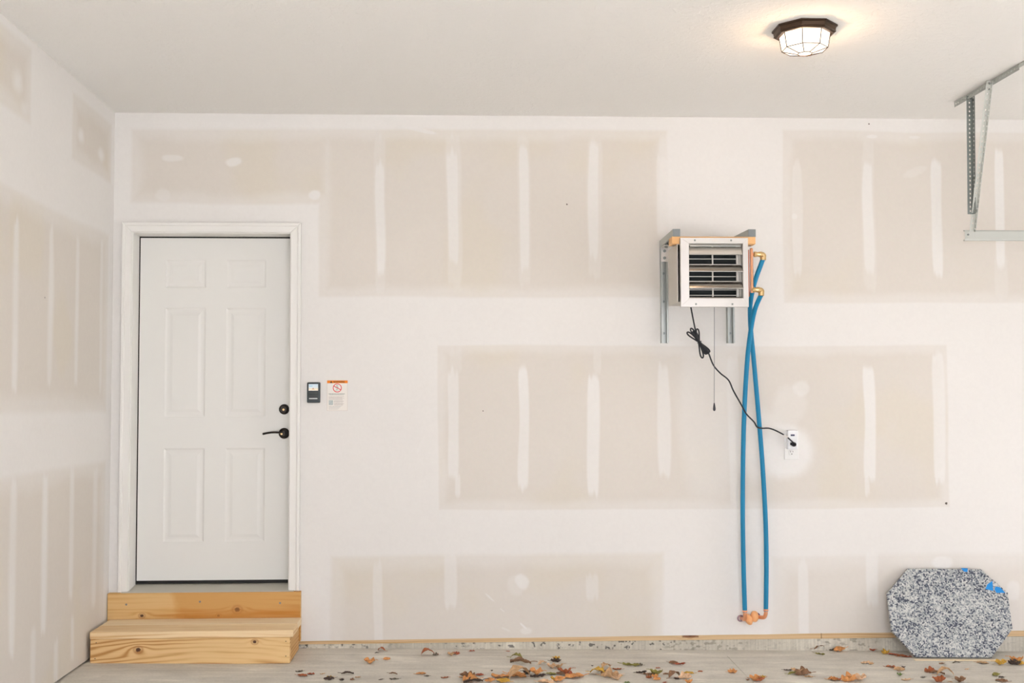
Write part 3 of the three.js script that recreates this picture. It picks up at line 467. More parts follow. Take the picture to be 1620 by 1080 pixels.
{
  const ring = (x, y) => lathe([[0.0115, 0.003], [0.018, 0.003], [0.021, 0.0005], [0.021, 0]], [x, y, 0.0005], 'z', 24);
  const a = thing('copper_elbow', 'copper elbow below the left blue pipe with a dull wall flange', 'elbow', [3.7195, 0.13, 0], 'copper elbows at the wall');
  part('elbow', tube([[0.0, 0.06, 0.07], [0.0, 0.03, 0.07], [0.001, 0.007, 0.062], [0.0, 0.0, 0.04], [-0.002, -0.001, 0.0]], 0.0112, 40, 16), copper, a);
  part('wall_flange', ring(-0.008, -0.001), std(0x9a8590, 0.35, 0.7), a);
  const b = thing('copper_elbow', 'copper elbow below the right blue pipe turning left into a dark wall flange', 'elbow', [3.8445, 0.14, 0], 'copper elbows at the wall');
  part('elbow', tube([[0, 0.056, 0.07], [-0.001, 0.026, 0.07], [-0.008, 0.006, 0.062], [-0.022, 0.001, 0.042], [-0.034, 0.001, 0.018], [-0.036, 0.001, 0.0]], 0.0112, 40, 16), copper, b);
  part('wall_flange', ring(-0.036, 0.001), std(0x6d4a66, 0.35, 0.6), b, 'dark purplish wall flange');
  // dabs of expanding foam
  const foam = std(0xffbe84, 0.85), dab = (seed, r) => { const g = mergeVertices(new THREE.IcosahedronGeometry(1, 5).deleteAttribute('uv').deleteAttribute('normal')), p = g.attributes.position, v = new THREE.Vector3(); for (let i = 0; i < p.count; i++) { v.fromBufferAttribute(p, i); const k = 0.82 + 0.36 * fbm(v.x * 2.2 + 5, v.y * 2.2 + v.z * 1.7, seed, 3); p.setXYZ(i, v.x * k * r[0], v.y * k * r[1], v.z * k * r[2]); } g.computeVertexNormals(); return g; };
  tag(part('foam_blob', dab(410, [0.021, 0.033, 0.03]).rotateZ(0.35).translate(3.7545, 0.128, 0.024), foam), 'peach dab of expanding foam touching the left copper elbow', 'foam', 'foam dabs at the pipe stubs');
  tag(part('foam_blob', dab(420, [0.024, 0.031, 0.028]).translate(3.7895, 0.142, 0.022), foam), 'peach dab of expanding foam beside the dark wall flange', 'foam', 'foam dabs at the pipe stubs');
}

// ---------------------------------------------------------------- outlet, adapter and the heater's cord
const whitePlastic = std(0xedece8, 0.4), slotDark = std(0x4a4440, 0.7);
{
  const t = thing('wall_outlet', 'white duplex outlet plate low on the round patch of compound', 'outlet', [4.0315, 1.155, 0]);
  part('cover_plate', prism(rect(-0.0435, -0.087, 0.0435, 0.087), 0.006, [], 0.0025), whitePlastic, t);
  part('receptacle', [prism(Array.from({ length: 28 }, (_, k) => { const a = k / 28 * 2 * Math.PI; return [0.0175 * Math.cos(a), Math.max(-0.0145, Math.min(0.0145, 0.0175 * Math.sin(a))) - 0.046]; }), 0.009, [], 0.001)], whitePlastic, t);
  part('slot', [box(-0.0085, -0.044, 0.008, -0.006, -0.034, 0.0093), box(0.0055, -0.043, 0.008, 0.008, -0.035, 0.0093), cyl(0.0032, 0.0032, 0.0013, [0, -0.0535, 0.0087], 'z', 12)], slotDark, t);
  const a = thing('plug_adapter', 'white plug-in adapter box covering the upper socket of the outlet', 'adapter', [4.0285, 1.187, 0.0065]);
  part('body', box(-0.0305, -0.056, 0, 0.0305, 0.056, 0.036, 0.006), std(0xf0f1f2, 0.35), a);
  part('port', [box(-0.0125, 0.0225, 0.0352, 0.0115, 0.0325, 0.0366)], std(0x3a3f5a, 0.5), a, 'dark port');
}
{
  const pts = [[3.366, 1.975, 0.3], [3.379, 1.905, 0.297], [3.393, 1.841, 0.29], [3.404, 1.795, 0.288], [3.415, 1.765, 0.286]];
  const rest = [[3.4745, 1.7, 0.266], [3.507, 1.625, 0.255], [3.548, 1.581, 0.24], [3.6, 1.54, 0.225], [3.631, 1.48, 0.212], [3.68, 1.397, 0.2], [3.711, 1.345, 0.19], [3.762, 1.295, 0.172], [3.784, 1.2655, 0.16], [3.813, 1.259, 0.15], [3.865, 1.2575, 0.13], [3.943, 1.227, 0.1], [3.984, 1.2025, 0.085], [4.029, 1.165, 0.0715]];
  const t = thing('power_cord', 'black power cord bundled under the heater and plugged in at the right', 'cord');
  part('cord', tube(pts, 0.0043, 40, 10), blackRubber, t); part('cord', tube(rest, 0.0043, 200, 10), blackRubber, t);
  // the bundle: long loops folded back and forth, their ends fanned out above and below the tie
  const c = [3.4195, 1.757, 0.281], ax = [0.49, -0.87], r = rng(5), loops = [];
  const fold = (upEnd, lowEnd, w, dz) => { // closed long loop through the waist; ends given in metres from c
    const n = 40, q = [];
    for (let i = 0; i < n; i++) { const a = i / n * 2 * Math.PI, s = Math.cos(a), e = s > 0 ? upEnd : lowEnd, k = Math.abs(s), side = Math.sin(a) * w * (0.25 + 1.7 * k * k * (1 - k * 0.35)); const L = Math.hypot(...e) || 1, px = -e[1] / L, py = e[0] / L; q.push([c[0] + e[0] * k + px * side * (s > 0 ? 1 : -1), c[1] + e[1] * k + py * side * (s > 0 ? 1 : -1), c[2] + dz + 0.004 * Math.sin(a)]); }
    return tube(q, 0.0045, 120, 8, true);
  };
  for (const [u, l, w, dz] of [[[-0.036, 0.062], [0.047, -0.066], 0.009, 0.006], [[-0.018, 0.055], [0.055, -0.06], 0.008, -0.001], [[-0.07, 0.056], [0.04, -0.068], 0.0145, 0.004], [[-0.05, 0.078], [0.046, -0.064], 0.0145, 0.01], [[-0.01, 0.076], [0.06, -0.056], 0.013, -0.004], [[-0.03, 0.05], [0.05, -0.056], 0.007, 0.002], [[-0.02, 0.045], [0.02, -0.09], 0.015, -0.009], [[-0.026, 0.04], [0.046, -0.056], 0.006, 0.012]]) part('cord_loop', fold(u, l, w, dz), blackRubber, t);
  part('cable_tie', [tube(Array.from({ length: 12 }, (_, k) => { const a = k / 12 * 2 * Math.PI; return [c[0] + 0.012 * Math.cos(a) * 0.87, c[1] + 0.012 * Math.cos(a) * 0.49, c[2] + 0.003 + 0.014 * Math.sin(a)]; }), 0.0022, 48, 8, true)], blackRubber, t);
  part('cord_tag', box(-0.0205, -0.0055, -0.0012, 0.0205, 0.0055, 0.0012, 0.001).rotateZ(-0.55).translate(3.9645, 1.2135, 0.0965), std(0xe9e4dc, 0.5), t, 'small pale tag wrapped round the cord');
  part('plug', [lathe([[0.0035, 0.03], [0.006, 0.026], [0.0075, 0.012], [0.0125, 0.006], [0.0135, -0.009], [0.012, -0.0205], [0, -0.021]], [0, 0, 0], 'z', 20).translate(4.029, 1.1605, 0.064), box(-0.014, -0.007, -0.006, 0.004, 0.009, 0.005, 0.003).translate(4.021, 1.163, 0.062)], blackRubber, t);
}

// ---------------------------------------------------------------- wall control and warning sheet beside the door
function printed(w, h, draw) { const c = document.createElement('canvas'); c.width = w; c.height = h; draw(c.getContext('2d'), w, h); const t = new THREE.CanvasTexture(c); t.colorSpace = THREE.SRGBColorSpace; t.needsUpdate = true; return t; }
const unitUV = (g) => { g.computeBoundingBox(); const b = g.boundingBox, p = g.attributes.position, uv = g.attributes.uv; for (let i = 0; i < p.count; i++) uv.setXY(i, (p.getX(i) - b.min.x) / (b.max.x - b.min.x), (p.getY(i) - b.min.y) / (b.max.y - b.min.y)); return g; };
{
  const t = thing('wall_control', 'small black wall control panel with a bright picture at its top', 'control panel', [1.182, 1.4755, 0]);
  part('body', box(-0.0385, -0.0605, 0, 0.0385, 0.0605, 0.02, 0.006), std(0x1d2a2d, 0.35), t);
  part('display', unitUV(box(-0.0285, 0.011, 0.019, 0.0265, 0.05, 0.0212)), std(0xffffff, 0.4, 0, { map: printed(128, 90, (g, w, h) => { const s = g.createLinearGradient(0, 0, 0, h); s.addColorStop(0, '#cfe3ee'); s.addColorStop(0.55, '#e6eff0'); s.addColorStop(0.75, '#f4e9cf'); s.addColorStop(1, '#fbf2e4'); g.fillStyle = s; g.fillRect(0, 0, w, h); g.fillStyle = '#bcdcea'; g.fillRect(10, 18, 44, 20); g.fillStyle = '#b96a55'; g.fillRect(56, 52, 10, 18); g.fillStyle = '#e0b58a'; g.fillRect(44, 66, 36, 8); }) }), t, 'small picture in pale blue and sand');
  part('button_field', box(-0.0285, -0.045, 0.019, 0.0285, 0.006, 0.0208, 0.001), std(0x2b3232, 0.5), t);
  part('button', [box(-0.022, -0.007, 0.0205, 0.022, 0.002, 0.0222, 0.0008)], std(0x3a4140, 0.5), t); part('button', [box(-0.022, -0.026, 0.0205, 0.022, -0.013, 0.0222, 0.0008)], std(0x353b3b, 0.5), t);
  part('light_bar', box(-0.0255, -0.0385, 0.0205, 0.0235, -0.0325, 0.0222, 0.001), std(0xd9dcd8, 0.4), t, 'pale strip with dark lettering');
  const s = thing('warning_sign', 'white warning sheet with orange header and red prohibition ring beside the wall control', 'sign', [1.32, 1.4575, 0.0]);
  part('sheet', unitUV(box(-0.0605, -0.0895, 0.0003, 0.0605, 0.0895, 0.0018)), std(0xffffff, 0.6, 0, { map: printed(484, 716, (g, w, h) => {
    g.fillStyle = '#f1ece4'; g.fillRect(0, 0, w, h); g.strokeStyle = '#c9b8ae'; g.lineWidth = 4; g.strokeRect(2, 2, w - 4, h - 4);
    g.fillStyle = '#f58a10'; g.fillRect(0, 0, w, 66);
    g.fillStyle = '#241808'; g.beginPath(); g.moveTo(96, 8); g.lineTo(128, 60); g.lineTo(64, 60); g.fill(); g.fillStyle = '#f58a10'; g.font = 'bold 34px sans-serif'; g.textAlign = 'center'; g.fillText('!', 96, 56);
    g.fillStyle = '#5a3410'; g.font = 'bold 56px sans-serif'; g.textAlign = 'left'; g.fillText('WARNING', 146, 54);
    g.strokeStyle = '#9fb8a6'; g.lineWidth = 12; g.lineCap = 'round'; g.beginPath(); g.arc(236, 128, 16, 0, 7); g.moveTo(236, 148); g.lineTo(232, 205); g.moveTo(208, 170); g.lineTo(268, 164); g.moveTo(232, 205); g.lineTo(208, 246); g.moveTo(232, 205); g.lineTo(262, 240); g.stroke();
    g.strokeStyle = '#e2404c'; g.lineWidth = 18; g.beginPath(); g.arc(240, 178, 96, 0, 7); g.moveTo(156, 132); g.lineTo(324, 222); g.stroke();
    const r = rng(9), row = (x, y, len, hgt, col) => { g.fillStyle = col; let q = x; while (q < x + len) { const k = 8 + r() * 26; g.fillRect(q, y, Math.min(k, x + len - q), hgt); q += k + 7; } };
    row(40, 308, 380, 20, '#a9aaa4'); row(60, 334, 330, 12, '#b9bcb2');
    for (let i = 0; i < 4; i++) row(44, 376 + i * 22, 360 - (i % 2) * 40, 9, '#b9afa8');
    g.fillStyle = '#c6cdc9'; g.fillRect(44, 470, 96, 110); g.strokeStyle = '#9aa6a2'; g.lineWidth = 5; g.strokeRect(52, 480, 80, 90); g.beginPath(); g.moveTo(60, 560); g.lineTo(122, 492); g.stroke();
    for (let i = 0; i < 7; i++) row(164, 470 + i * 19, i % 3 === 1 ? 236 : 210, 8, i % 3 === 1 ? '#aaa09a' : '#c1b8b0');
    for (let i = 0; i < 5; i++) row(44, 606 + i * 18, 300 - i * 22, 7, '#c2c2bd');
  }) }), s);
}

// ---------------------------------------------------------------- octagonal granite offcut leaning on the wall
{
  // outline in the plane of its face: x along the wall from its lower left corner, y up the face
  const P = [[-0.0087, 0.0016], [0.4371, -0.007], [0.5916, 0.1554], [0.6024, 0.3665], [0.4638, 0.5064], [0.0233, 0.514], [-0.1222, 0.3695], [-0.1275, 0.1536]];
  const thick = 0.022, lean = -0.333;
  const face = paint(1024, 768, 0.82, 0.6, (x, y) => {
    let d1 = 9, id = 0; const s = 0.0072, gx = Math.floor(x / s), gy = Math.floor(y / s);
    for (let j = -1; j < 2; j++) for (let i = -1; i < 2; i++) { const cx = (gx + i + hash(gx + i, gy + j, 500)) * s, cy = (gy + j + hash(gx + i, gy + j, 501)) * s, d = Math.hypot(x - cx + (fbm(x * 260, y * 260, 505, 2) - 0.5) * 0.004, (y - cy) * (0.8 + 0.5 * hash(gx + i, gy + j, 503))); if (d < d1) { d1 = d; id = hash(gx + i, gy + j, 502); } }
    const cl = fbm(x * 14, y * 14, 510, 3), q = id + (0.5 - cl) * 0.5, k = (fbm(x * 300, y * 300, 515, 2) - 0.5) * 26;
    const vein = Math.exp(-(((y - 0.366 + 0.31 * (x - 0.145) + 0.02 * (fbm(x * 12, 1, 520, 2) - 0.5)) / 0.006) ** 2)) * sstep(0.1, 0.16, x) * (1 - sstep(0.24, 0.33, x)) * 0.5;
    const z = q - vein;
    const c = z < 0.14 ? [62, 68, 84] : z < 0.26 ? [104, 111, 122] : z < 0.47 ? [150, 154, 156] : z < 0.78 ? [178, 181, 179] : [206, 207, 202];
    return [c[0] + k, c[1] + k, c[2] + k];
  });
  const t = thing('granite_slab', 'octagonal speckled grey granite offcut leaning against the back wall', 'stone slab', [4.69, -0.0665, 0.205]);
  t.rotation.set(lean, 0, 0);
  const g = prism(P, thick, [], 0.0015).translate(0, 0, -thick);
  { const uv = g.attributes.uv, p = g.attributes.position; for (let i = 0; i < p.count; i++) uv.setXY(i, p.getX(i) + 0.2, p.getY(i) + 0.03); }
  part('slab', g, std(0xffffff, 0.4, 0, { map: face }), t);
  const tape = std(0x1f8fdc, 0.7);
  for (const tri of [[[0.3435, 0.5139], [0.3856, 0.5124], [0.3798, 0.4902], [0.361, 0.4922]], [[0.5218, 0.4363], [0.5167, 0.3766], [0.471, 0.3882], [0.4875, 0.416]], [[0.5348, 0.4025], [0.5609, 0.3985], [0.5871, 0.3647], [0.5337, 0.3652], [0.5241, 0.3858]]]) part('tape', prism(tri, 0.0006).translate(0, 0, 0.0002), tape, t, 'torn piece of blue masking tape');
  const l = thing('wood_lath', 'thin pale wooden strip on the floor along the foot of the granite slab', 'wood strip', [4.655, floorY(4.655), 0.232]);
  l.rotation.z = -0.0158; l.rotation.y = -0.01;
  part('strip', box(0, 0.0002, 0, 0.58, 0.006, 0.03, 0.0015), plank(512, 32, 0.6, 0.05, timber(530, [238, 218, 184], [206, 176, 132], [], { spacing: 0.012 })), l);
}

// ---------------------------------------------------------------- fallen leaves
const veined = paint(128, 128, 1, 1, (u, v) => {
  const mid = Math.exp(-(((v - 0.5) / 0.02) ** 2)), s = Math.abs(((u * 7 + Math.abs(v - 0.5) * 5) % 1) - 0.5), side = s < 0.06 ? 0.5 : 0, blot = fbm(u * 6, v * 6, 600, 4) - 0.5;
  const k = 246 + blot * 110 - mid * 50 - side * 26; return [k, k * 0.985, k * 0.96];
});
// one blade: u runs from stalk to tip, v across; lobes, a trough-like curl, a bend and crumples
function leafShape(seed, kind, curl, bend) {
  const r = rng(seed), nu = 18, nv = 8, pos = [], uv = [], idx = [];
  const wide = kind === 'oval' ? 0.3 : kind === 'lobed' ? 0.4 : kind === 'narrow' ? 0.14 : 0.46;
  for (let i = 0; i <= nu; i++) {
    const u = i / nu;
    let w = wide * Math.sin(Math.PI * Math.min(1, u * 0.985 + 0.01)) ** (kind === 'narrow' ? 0.8 : 0.62);
    if (kind === 'lobed') w *= 0.62 + 0.42 * Math.abs(Math.sin(u * Math.PI * 3.2 + 0.4));
    if (kind === 'maple') w *= 0.5 + 0.6 * Math.abs(Math.cos(u * Math.PI * 2.1 + 0.5));
    for (let j = 0; j <= nv; j++) {
      const v = j / nv * 2 - 1, a = v * curl, s = v * w * (1 + 0.1 * (noise(u * 9, v * 3 + 5, seed) - 0.5));
      const R = curl > 0.05 ? w / curl : 0, y0 = curl > 0.05 ? R * (1 - Math.cos(a)) : 0, z = curl > 0.05 ? R * Math.sin(a) : s;
      const th = (u - 0.5) * bend, B = Math.abs(bend) > 0.05 ? 1 / bend : 0;
      const x = B ? B * Math.sin(th) : u - 0.5, lift = B ? B * (1 - Math.cos(th)) : 0;
      const crumple = (fbm(u * 5, v * 2.5 + 7, seed + 3, 3) - 0.5) * 0.16;
      pos.push(x, y0 + lift + crumple, z + (noise(u * 4, 3, seed + 9) - 0.5) * 0.1); uv.push(u, j / nv);
    }
  }
  for (let i = 0; i < nu; i++) for (let j = 0; j < nv; j++) { const a = i * (nv + 1) + j, b = a + nv + 1; idx.push(a, a + 1, b, b, a + 1, b + 1); }
  const g = new THREE.BufferGeometry(); g.setAttribute('position', new THREE.Float32BufferAttribute(pos, 3)); g.setAttribute('uv', new THREE.Float32BufferAttribute(uv, 2)); g.setIndex(idx);
  const m = (nv / 2), s0 = [pos[3 * m], pos[3 * m + 1], pos[3 * m + 2]];
  const stalk = tube([s0, [s0[0] - 0.12, s0[1] + 0.01, s0[2] + 0.03], [s0[0] - 0.3, s0[1] + 0.05 * r(), s0[2] + 0.1 * (r() - 0.3)]], 0.012, 8, 5);
  g.computeVertexNormals();
  const all = mergeGeometries([g.toNonIndexed(), stalk.toNonIndexed()]);
  all.computeBoundingBox(); all.translate(0, -all.boundingBox.min.y, 0);
  return all;
}
const FORMS = {
  flat: ['flat', [leafShape(1, 'oval', 0.25, 0.2), leafShape(2, 'lobed', 0.2, -0.15), leafShape(3, 'maple', 0.25, 0.25)]],
  curl: ['curled', [leafShape(4, 'oval', 1.3, 0.5), leafShape(5, 'lobed', 1.1, 0.9), leafShape(6, 'maple', 1.4, 0.4)]],
  cup: ['cupped', [leafShape(7, 'maple', 0.9, 1.5), leafShape(8, 'lobed', 0.8, 1.7)]],
  arch: ['arched', [leafShape(9, 'oval', 0.3, -1.6), leafShape(10, 'lobed', 0.35, -1.3)]],
  roll: ['rolled', [leafShape(11, 'narrow', 0.6, 0.3), leafShape(12, 'narrow', 0.9, -0.4)]],
};
const HUES = { rust: ['rust-brown', 0xbd6f46], orange: ['orange', 0xeaa868], tan: ['tan', 0xdcb58a], peach: ['pale peach', 0xf4cfaa], yellow: ['golden yellow', 0xe2b64e], olive: ['olive-green', 0x9c9650], brown: ['brown', 0x9c775a], dark: ['dark brown', 0x54453c], red: ['brick-red', 0xbc6244], green: ['green', 0x7d9a56], grey: ['grey-brown', 0x7c7264] };
const leafMat = {}; for (const [k, [, c]] of Object.entries(HUES)) leafMat[k] = std(c, 0.8, 0, { map: veined, side: THREE.DoubleSide });
// x, z, length (m), turn, hue, form
const LEAVES = [
  [1.588, 0.068, 0.041, 2.85, 'rust', 'arch'],
  [1.564, 0.125, 0.020, 3.03, 'dark', 'roll'],
  [1.543, 0.385, 0.060, 2.66, 'orange', 'cup'],
  [1.631, 0.297, 0.037, 0.46, 'orange', 'curl'],
  [1.858, 0.177, 0.073, 3.43, 'rust', 'arch'],
  [1.903, 0.179, 0.030, 3.18, 'grey', 'curl'],
  [1.991, 0.180, 0.039, 2.78, 'tan', 'cup'],
  [2.022, 0.149, 0.037, -0.31, 'red', 'curl'],
  [2.114, 0.064, 0.029, 0.36, 'red', 'flat'],
  [1.182, 0.583, 0.033, 3.47, 'grey', 'flat'],
  [1.212, 0.679, 0.046, -0.21, 'rust', 'flat'],
  [1.253, 0.642, 0.033, 0.26, 'red', 'flat'],
  [1.312, 0.636, 0.023, 3.56, 'tan', 'flat'],
  [1.444, 0.637, 0.055, 0.12, 'dark', 'roll'],
  [1.363, 0.743, 0.032, 3.15, 'yellow', 'cup'],
  [1.360, 0.771, 0.047, 3.11, 'dark', 'curl'],
  [1.427, 0.772, 0.024, 0.48, 'dark', 'curl'],
  [1.480, 0.764, 0.020, 3.19, 'brown', 'curl'],
  [1.505, 0.708, 0.026, 0.45, 'tan', 'flat'],
  [1.833, 0.628, 0.046, 0.42, 'orange', 'flat'],
  [1.862, 0.675, 0.024, 3.15, 'grey', 'flat'],
  [1.958, 0.712, 0.033, 3.25, 'rust', 'flat'],
  [2.078, 0.707, 0.075, 2.77, 'brown', 'curl'],
  [2.092, 0.783, 0.074, 3.48, 'orange', 'curl'],
  [2.050, 0.716, 0.034, -0.50, 'tan', 'roll'],
  [1.685, 0.633, 0.038, -0.24, 'brown', 'roll'],
  [1.694, 0.754, 0.041, 3.11, 'grey', 'roll'],
  [1.627, 0.755, 0.021, 3.69, 'grey', 'flat'],
  [2.135, 0.647, 0.030, 3.04, 'red', 'flat'],
  [2.106, 0.815, 0.087, 3.29, 'dark', 'roll'],
  [2.324, 0.066, 0.020, -0.16, 'rust', 'flat'],
  [2.361, 0.248, 0.060, -0.20, 'olive', 'arch'],
  [2.367, 0.292, 0.020, 3.58, 'dark', 'flat'],
  [2.376, 0.376, 0.108, 2.66, 'brown', 'roll'],
  [2.211, 0.556, 0.013, 0.29, 'dark', 'cup'],
  [2.143, 0.647, 0.036, 2.85, 'red', 'flat'],
  [2.252, 0.687, 0.085, 2.79, 'orange', 'flat'],
  [2.340, 0.665, 0.092, -0.50, 'orange', 'flat'],
  [2.350, 0.703, 0.112, 0.44, 'tan', 'arch'],
  [2.397, 0.617, 0.045, 0.26, 'dark', 'cup'],
  [2.447, 0.632, 0.069, 2.61, 'orange', 'cup'],
  [2.498, 0.399, 0.047, 0.51, 'peach', 'arch'],
  [2.586, 0.274, 0.038, -0.10, 'yellow', 'cup'],
  [2.578, 0.332, 0.052, 0.13, 'dark', 'curl'],
  [2.543, 0.480, 0.052, 2.91, 'peach', 'cup'],
  [2.575, 0.479, 0.052, 3.08, 'tan', 'cup'],
  [2.527, 0.623, 0.046, -0.13, 'olive', 'flat'],
  [2.598, 0.609, 0.069, 2.95, 'rust', 'cup'],
  [2.573, 0.635, 0.042, 2.64, 'brown', 'curl'],
  [2.639, 0.692, 0.092, 3.45, 'orange', 'flat'],
  [2.622, 0.648, 0.042, 2.91, 'red', 'curl'],
  [2.557, 0.777, 0.061, 3.67, 'orange', 'curl'],
  [2.533, 0.764, 0.043, 2.82, 'yellow', 'cup'],
  [2.260, 0.781, 0.065, 2.65, 'yellow', 'flat'],
  [2.193, 0.794, 0.047, 3.33, 'orange', 'curl'],
  [2.244, 0.731, 0.048, 2.63, 'brown', 'roll'],
  [2.484, 0.807, 0.071, -0.28, 'peach', 'flat'],
  [2.777, 0.611, 0.072, -0.42, 'yellow', 'arch'],
  [2.799, 0.538, 0.033, 3.44, 'peach', 'cup'],
  [2.841, 0.469, 0.054, 3.68, 'tan', 'arch'],
  [2.897, 0.507, 0.041, 2.86, 'rust', 'flat'],
  [2.828, 0.610, 0.063, 2.63, 'brown', 'roll'],
  [2.832, 0.689, 0.082, -0.28, 'tan', 'curl'],
  [2.859, 0.739, 0.057, 3.50, 'peach', 'cup'],
  [2.885, 0.683, 0.029, 2.62, 'yellow', 'cup'],
  [2.810, 0.552, 0.035, 2.86, 'dark', 'roll'],
  [2.987, 0.422, 0.079, -0.30, 'olive', 'roll'],
  [3.033, 0.421, 0.036, 2.75, 'grey', 'curl'],
  [3.018, 0.589, 0.056, 0.47, 'dark', 'roll'],
  [3.058, 0.633, 0.053, 3.68, 'brown', 'flat'],
  [3.071, 0.698, 0.036, 0.44, 'orange', 'cup'],
  [2.907, 0.799, 0.026, 0.32, 'green', 'flat'],
  [3.040, 0.699, 0.021, 3.13, 'brown', 'flat'],
  [2.771, 0.431, 0.012, -0.32, 'dark', 'cup'],
  [2.450, 0.689, 0.076, 0.44, 'dark', 'roll'],
  [3.235, 0.367, 0.043, -0.18, 'brown', 'curl'],
  [3.271, 0.383, 0.051, 0.33, 'red', 'roll'],
  [3.129, 0.473, 0.024, 0.35, 'rust', 'flat'],
  [3.048, 0.618, 0.046, 0.17, 'brown', 'flat'],
  [3.091, 0.627, 0.062, -0.25, 'olive', 'cup'],
  [3.084, 0.614, 0.042, 3.64, 'dark', 'roll'],
  [3.073, 0.744, 0.042, 0.52, 'orange', 'curl'],
  [3.037, 0.701, 0.029, 3.33, 'rust', 'curl'],
  [3.145, 0.611, 0.027, 3.58, 'brown', 'flat'],
  [3.175, 0.684, 0.064, 0.52, 'brown', 'arch'],
  [3.179, 0.725, 0.027, 2.66, 'dark', 'curl'],
  [3.229, 0.711, 0.062, 0.15, 'peach', 'curl'],
  [3.228, 0.805, 0.042, 0.27, 'orange', 'cup'],
  [3.271, 0.593, 0.048, 2.83, 'yellow', 'flat'],
  [3.345, 0.551, 0.024, 3.60, 'rust', 'flat'],
  [3.103, 0.796, 0.022, 3.55, 'red', 'flat'],
  [3.517, 0.573, 0.050, 0.34, 'orange', 'curl'],
  [3.591, 0.749, 0.057, 0.42, 'orange', 'cup'],
  [3.615, 0.762, 0.054, 3.56, 'rust', 'curl'],
  [3.654, 0.684, 0.026, 3.33, 'yellow', 'cup'],
  [3.554, 0.745, 0.020, 0.43, 'brown', 'cup'],
  [3.838, 0.519, 0.039, -0.03, 'dark', 'roll'],
  [3.869, 0.576, 0.059, 2.62, 'tan', 'cup'],
  [3.889, 0.615, 0.077, 3.24, 'brown', 'curl'],
  [3.839, 0.611, 0.063, 0.40, 'olive', 'roll'],
  [3.901, 0.668, 0.041, 2.74, 'tan', 'roll'],
  [4.187, -0.018, 0.075, 0.29, 'brown', 'arch'],
  [4.151, 0.113, 0.047, -0.54, 'olive', 'roll'],
  [4.017, 0.718, 0.038, 3.50, 'orange', 'curl'],
  [4.258, 0.000, 0.031, 3.19, 'grey', 'curl'],
  [4.296, 0.028, 0.069, 3.46, 'orange', 'curl'],
  [4.501, 0.010, 0.034, 2.85, 'red', 'cup'],
  [4.552, 0.077, 0.050, 3.65, 'yellow', 'curl'],
  [4.587, 0.110, 0.046, -0.42, 'red', 'flat'],
  [4.620, 0.149, 0.053, 0.42, 'rust', 'flat'],
  [4.650, 0.168, 0.038, -0.07, 'red', 'flat'],
  [4.339, 0.327, 0.052, 3.44, 'peach', 'flat'],
  [4.360, 0.358, 0.028, 3.56, 'tan', 'curl'],
  [4.447, 0.426, 0.045, -0.22, 'rust', 'flat'],
  [4.459, 0.512, 0.053, -0.09, 'tan', 'curl'],
  [4.512, 0.440, 0.021, -0.37, 'dark', 'cup'],
  [4.419, 0.620, 0.028, 2.78, 'green', 'cup'],
  [4.411, 0.723, 0.043, 3.13, 'peach', 'flat'],
  [4.022, 0.728, 0.056, 0.05, 'orange', 'flat'],
  [4.095, 0.749, 0.080, 3.37, 'orange', 'curl'],
  [4.153, 0.737, 0.068, -0.21, 'peach', 'cup'],
  [4.046, 0.734, 0.026, -0.01, 'red', 'cup'],
  [4.619, 0.545, 0.056, 3.12, 'rust', 'curl'],
  [4.640, 0.585, 0.067, -0.28, 'brown', 'roll'],
  [4.670, 0.619, 0.081, -0.16, 'tan', 'arch'],
  [4.570, 0.764, 0.068, 0.53, 'rust', 'cup'],
  [4.684, 0.768, 0.057, 0.19, 'brown', 'cup'],
  [5.020, 0.321, 0.052, -0.21, 'tan', 'flat'],
  [5.102, 0.363, 0.061, -0.04, 'yellow', 'cup'],
  [5.234, 0.286, 0.070, -0.21, 'orange', 'cup'],
  [5.190, 0.349, 0.070, 0.32, 'dark', 'curl'],
  [5.223, 0.349, 0.046, 3.08, 'yellow', 'curl'],
  [4.949, 0.626, 0.044, 3.44, 'olive', 'curl'],
  [4.960, 0.660, 0.028, 3.32, 'dark', 'flat'],
  [4.919, 0.743, 0.052, 2.68, 'brown', 'flat'],
  [4.855, 0.473, 0.025, 3.48, 'peach', 'flat'],
  [4.774, 0.338, 0.030, 3.58, 'brown', 'flat'],
  [4.869, 0.318, 0.039, 3.22, 'grey', 'roll'],
  [4.526, 0.666, 0.025, 3.27, 'grey', 'flat'],
  [4.634, 0.761, 0.021, -0.11, 'tan', 'flat']
];
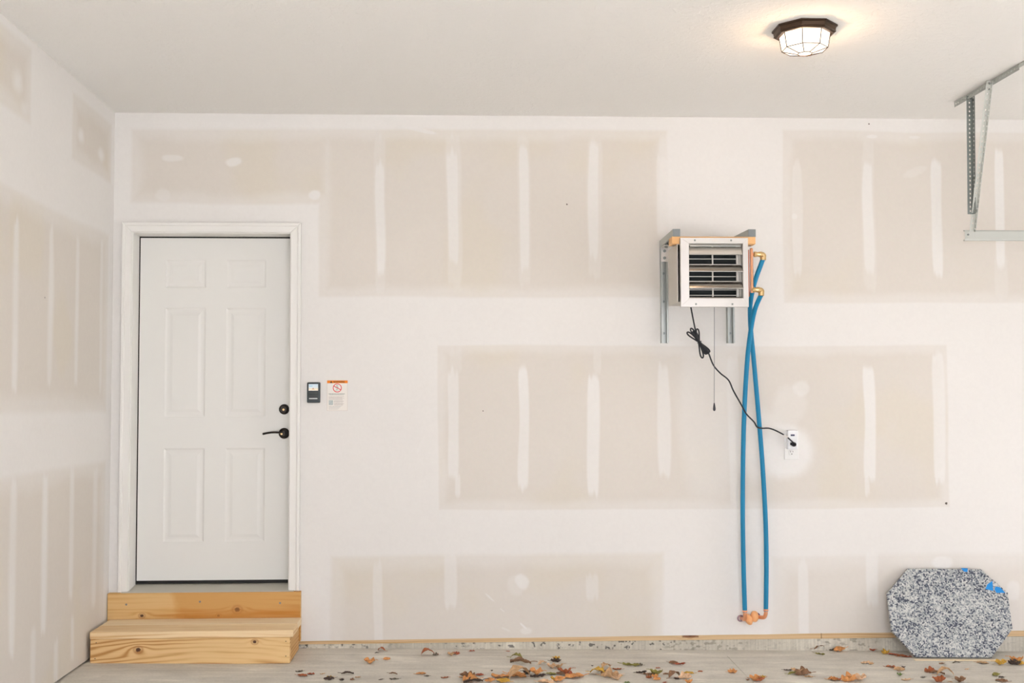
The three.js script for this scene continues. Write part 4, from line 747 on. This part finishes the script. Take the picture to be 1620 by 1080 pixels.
{
  const spot = (x, z) => x < 1.75 ? 'right of the step' : x < 2.25 ? 'between step and drift' : x < 2.75 ? 'at the drift\'s left end' : x < 3.2 ? 'in the leaf drift' : x < 3.62 ? 'below the heater' : x < 4.05 ? 'below the blue pipes' : x < 4.62 ? 'left of the granite' : 'beside the granite';
  const depth = (z) => z < 0.16 ? 'against the stem wall' : z < 0.46 ? 'well back' : z < 0.66 ? 'midway out' : 'near the lower edge';
  const rows = LEAVES.map(([x, z, s, a, hue, form], i) => ({ x, z, s, a, hue, form, i, label: `${s < 0.05 ? 'small ' : s > 0.1 ? 'large ' : ''}${HUES[hue][0]} ${FORMS[form][0]} leaf ${depth(z)}, ${spot(x, z)}` }));
  const words = ['first', 'second', 'third', 'fourth', 'fifth', 'sixth'];
  for (const r of rows) { const same = rows.filter((o) => o.label === r.label).sort((p, q) => p.x - q.x); r.full = same.length > 1 ? `${words[same.indexOf(r)]} from left ${r.label}` : r.label; }
  const made = {};
  for (const r of rows) {
    const shapes = FORMS[r.form][1], k = r.i % shapes.length, key = r.hue + r.form + k;
    const m = made[key] ? made[key].clone() : (made[key] = new THREE.Mesh(shapes[k], leafMat[r.hue]));
    m.name = numbered('fallen_leaf'); m.castShadow = m.receiveShadow = true;
    m.scale.set(r.s * 1.2, r.s * 1.75, r.s * 1.3); m.position.set(r.x, floorY(r.x) + 0.0005, r.z); m.rotation.set(0, r.a, -0.0158);
    m.userData = { label: r.full, category: 'leaf', group: 'fallen leaves on the garage floor' };
    scene.add(m);
  }
}

renderer.render(scene, camera);
